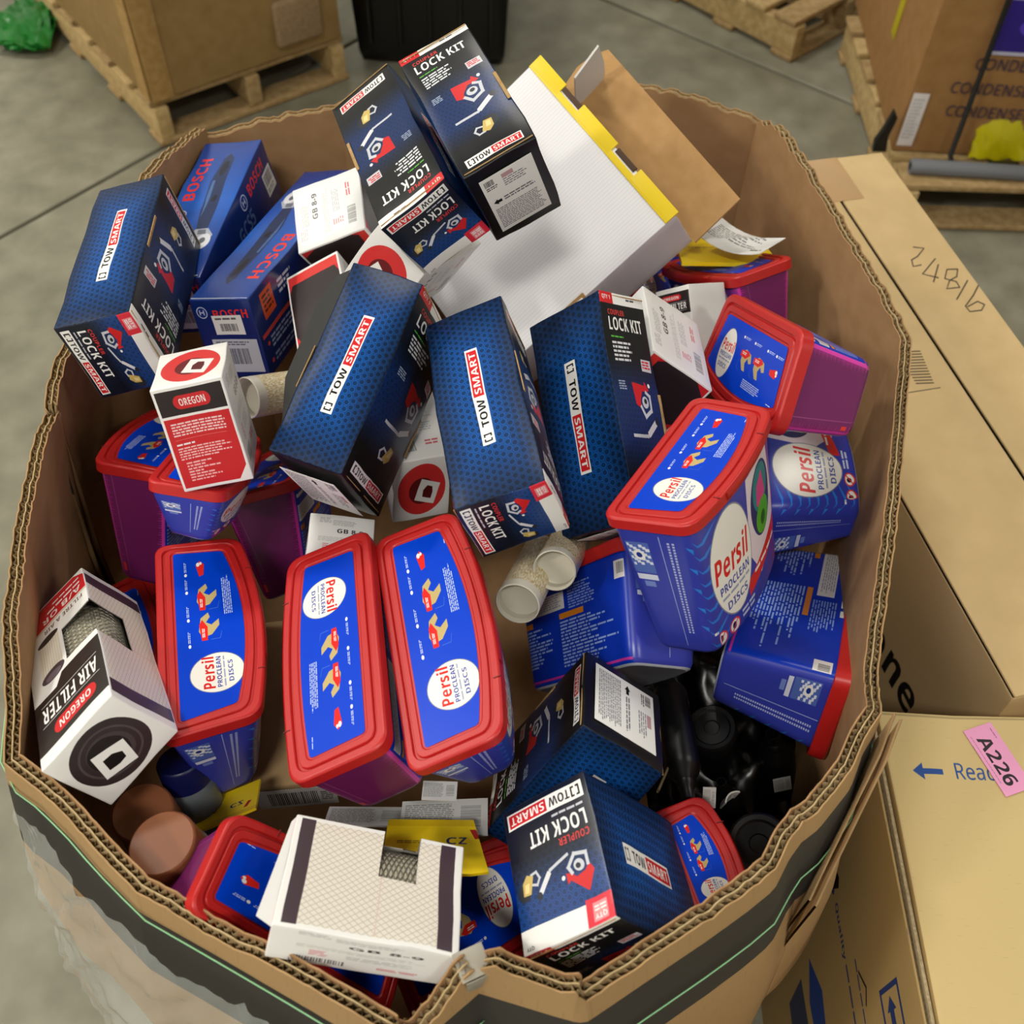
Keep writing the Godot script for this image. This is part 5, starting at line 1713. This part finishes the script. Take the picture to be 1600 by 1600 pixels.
	capped_jar(Vector3(-0.3510, 0.8740, -0.4679), Vector3(-0.3411, 0.8203, -0.4468), 0.0260, Color(0.03, 0.06, 0.28), "dark blue capped jar above the two terracotta brown caps", "")
	black_bottle(Vector3(0.2603, 0.7316, -0.5945), Vector3(-0.249, 0.968, 0.039), 0.0300, 0.170, "black bottle with a round knob cap below the tub on its side", true, false)
	black_bottle(Vector3(0.2930, 0.7716, -0.4323), Vector3(-0.266, 0.948, 0.176), 0.0340, 0.170, "black bottle with a wide round cap next to the front right rim", true, false)
	black_bottle(Vector3(0.3483, 0.6894, -0.6052), Vector3(-0.260, 0.952, -0.159), 0.0260, 0.170, "black bottle with a little white sticker in the dark gap", false, true)
	black_bottle(Vector3(0.2123, 0.7926, -0.4765), Vector3(0.032, 0.253, 0.967), 0.0220, 0.160, "black bottle lying with its open neck toward the lid corner", false, false)
	black_bottle(Vector3(0.2693, 0.7169, -0.5255), Vector3(-0.343, 0.936, -0.077), 0.0180, 0.150, "thin black bottle below the round knob cap", false, false)
	black_bag([Vector3(0.1646, 0.6565, -0.7768), Vector3(0.4881, 0.6108, -0.8159), Vector3(0.4345, 0.5552, -0.4449), Vector3(0.2035, 0.6118, -0.4201)])
	var lath := base("tan_strip")
	var st := tool()
	tube(st, [Vector3(0.2108, 0.7653, -0.5563), Vector3(0.1953, 0.7815, -0.5198), Vector3(0.1761, 0.8055, -0.4769)], 0.0035, 6, 0.5)
	put("strip_body", done(st), board("strip", Color(0.46, 0.40, 0.28), 6.0), lath)
	tag(lath, "narrow tan cardboard strip lying beside the black label end", "strip")
	card("folded_slip", Vector3(0.2698, 0.7361, -0.5013), Quaternion(Vector3(0.3, 0.9, 0.2).normalized(), 0.7), 0.022, 0.05, "paper_tag", "pale folded paper slip among the black bottles", "paper", 0.002, 0.02)
	card("small_tag", Vector3(0.2385, 0.7831, -0.4804), Quaternion(Vector3(1, 0, 0), -0.9), 0.015, 0.024, "paper_tag", "tiny white tag just over the lid corner", "tag", 0.002)
	card("yellow_packet", Vector3(-0.3055, 0.8187, -0.4364), Quaternion(0.8568, 0.0303, -0.2063, -0.4716).normalized() * Quaternion(Vector3(1, 0, 0), PI), 0.078, 0.056, "yellow_card", "yellow card peeking out below the blue end of the left tub", "card", 0.003)
	card("blister_card", Vector3(-0.0660, 0.8810, -0.3779), Quaternion(0.8761, 0.0017, -0.0114, -0.4821), 0.1081, 0.0854, "yellow_card", "yellow hanging card with clipped corner behind the flat filter box", "card", 0.003, 0.0, 0.018)
	card("paper_tag", Vector3(-0.0629, 0.8356, -0.4255), Quaternion(-0.8474, -0.0033, 0.0368, 0.5297), 0.0946, 0.0560, "paper_tag", "grey paper tag with a bar code behind the yellow hanging card", "tag", 0.002, 0.0, 0.0)
	card("paper_flag", Vector3(-0.0667, 0.8870, -0.4355), Quaternion(-0.8024, -0.0000, 0.0021, 0.5968), 0.0364, 0.0247, "paper_tag", "white paper flag sticking out under the shiny lidded tub", "tag", 0.001, 0.0, 0.0)
	card("grey_card", Vector3(-0.1492, 0.8203, -0.4303), Quaternion(0.9070, 0.0026, -0.0118, -0.4210), 0.0880, 0.0410, "paper_tag", "grey printed card below the magenta end of the leaning tub", "card", 0.002, 0.0, 0.0)
	card("yellow_edged_card", Vector3(0.3110, 0.9170, -1.2945), Quaternion(-0.8100, -0.0002, 0.0091, 0.5863), 0.1444, 0.1060, "yellow_card", "yellow edged card lying on the back right tub", "card", 0.006, 0.0, 0.01)
	card("curled_slip", Vector3(0.3238, 0.9503, -1.2728), Quaternion(-0.7454, -0.2699, -0.2050, 0.5741), 0.1099, 0.0752, "slip", "curled white slip on the yellow edged card at back right", "paper", 0.001, 0.05, 0.0)
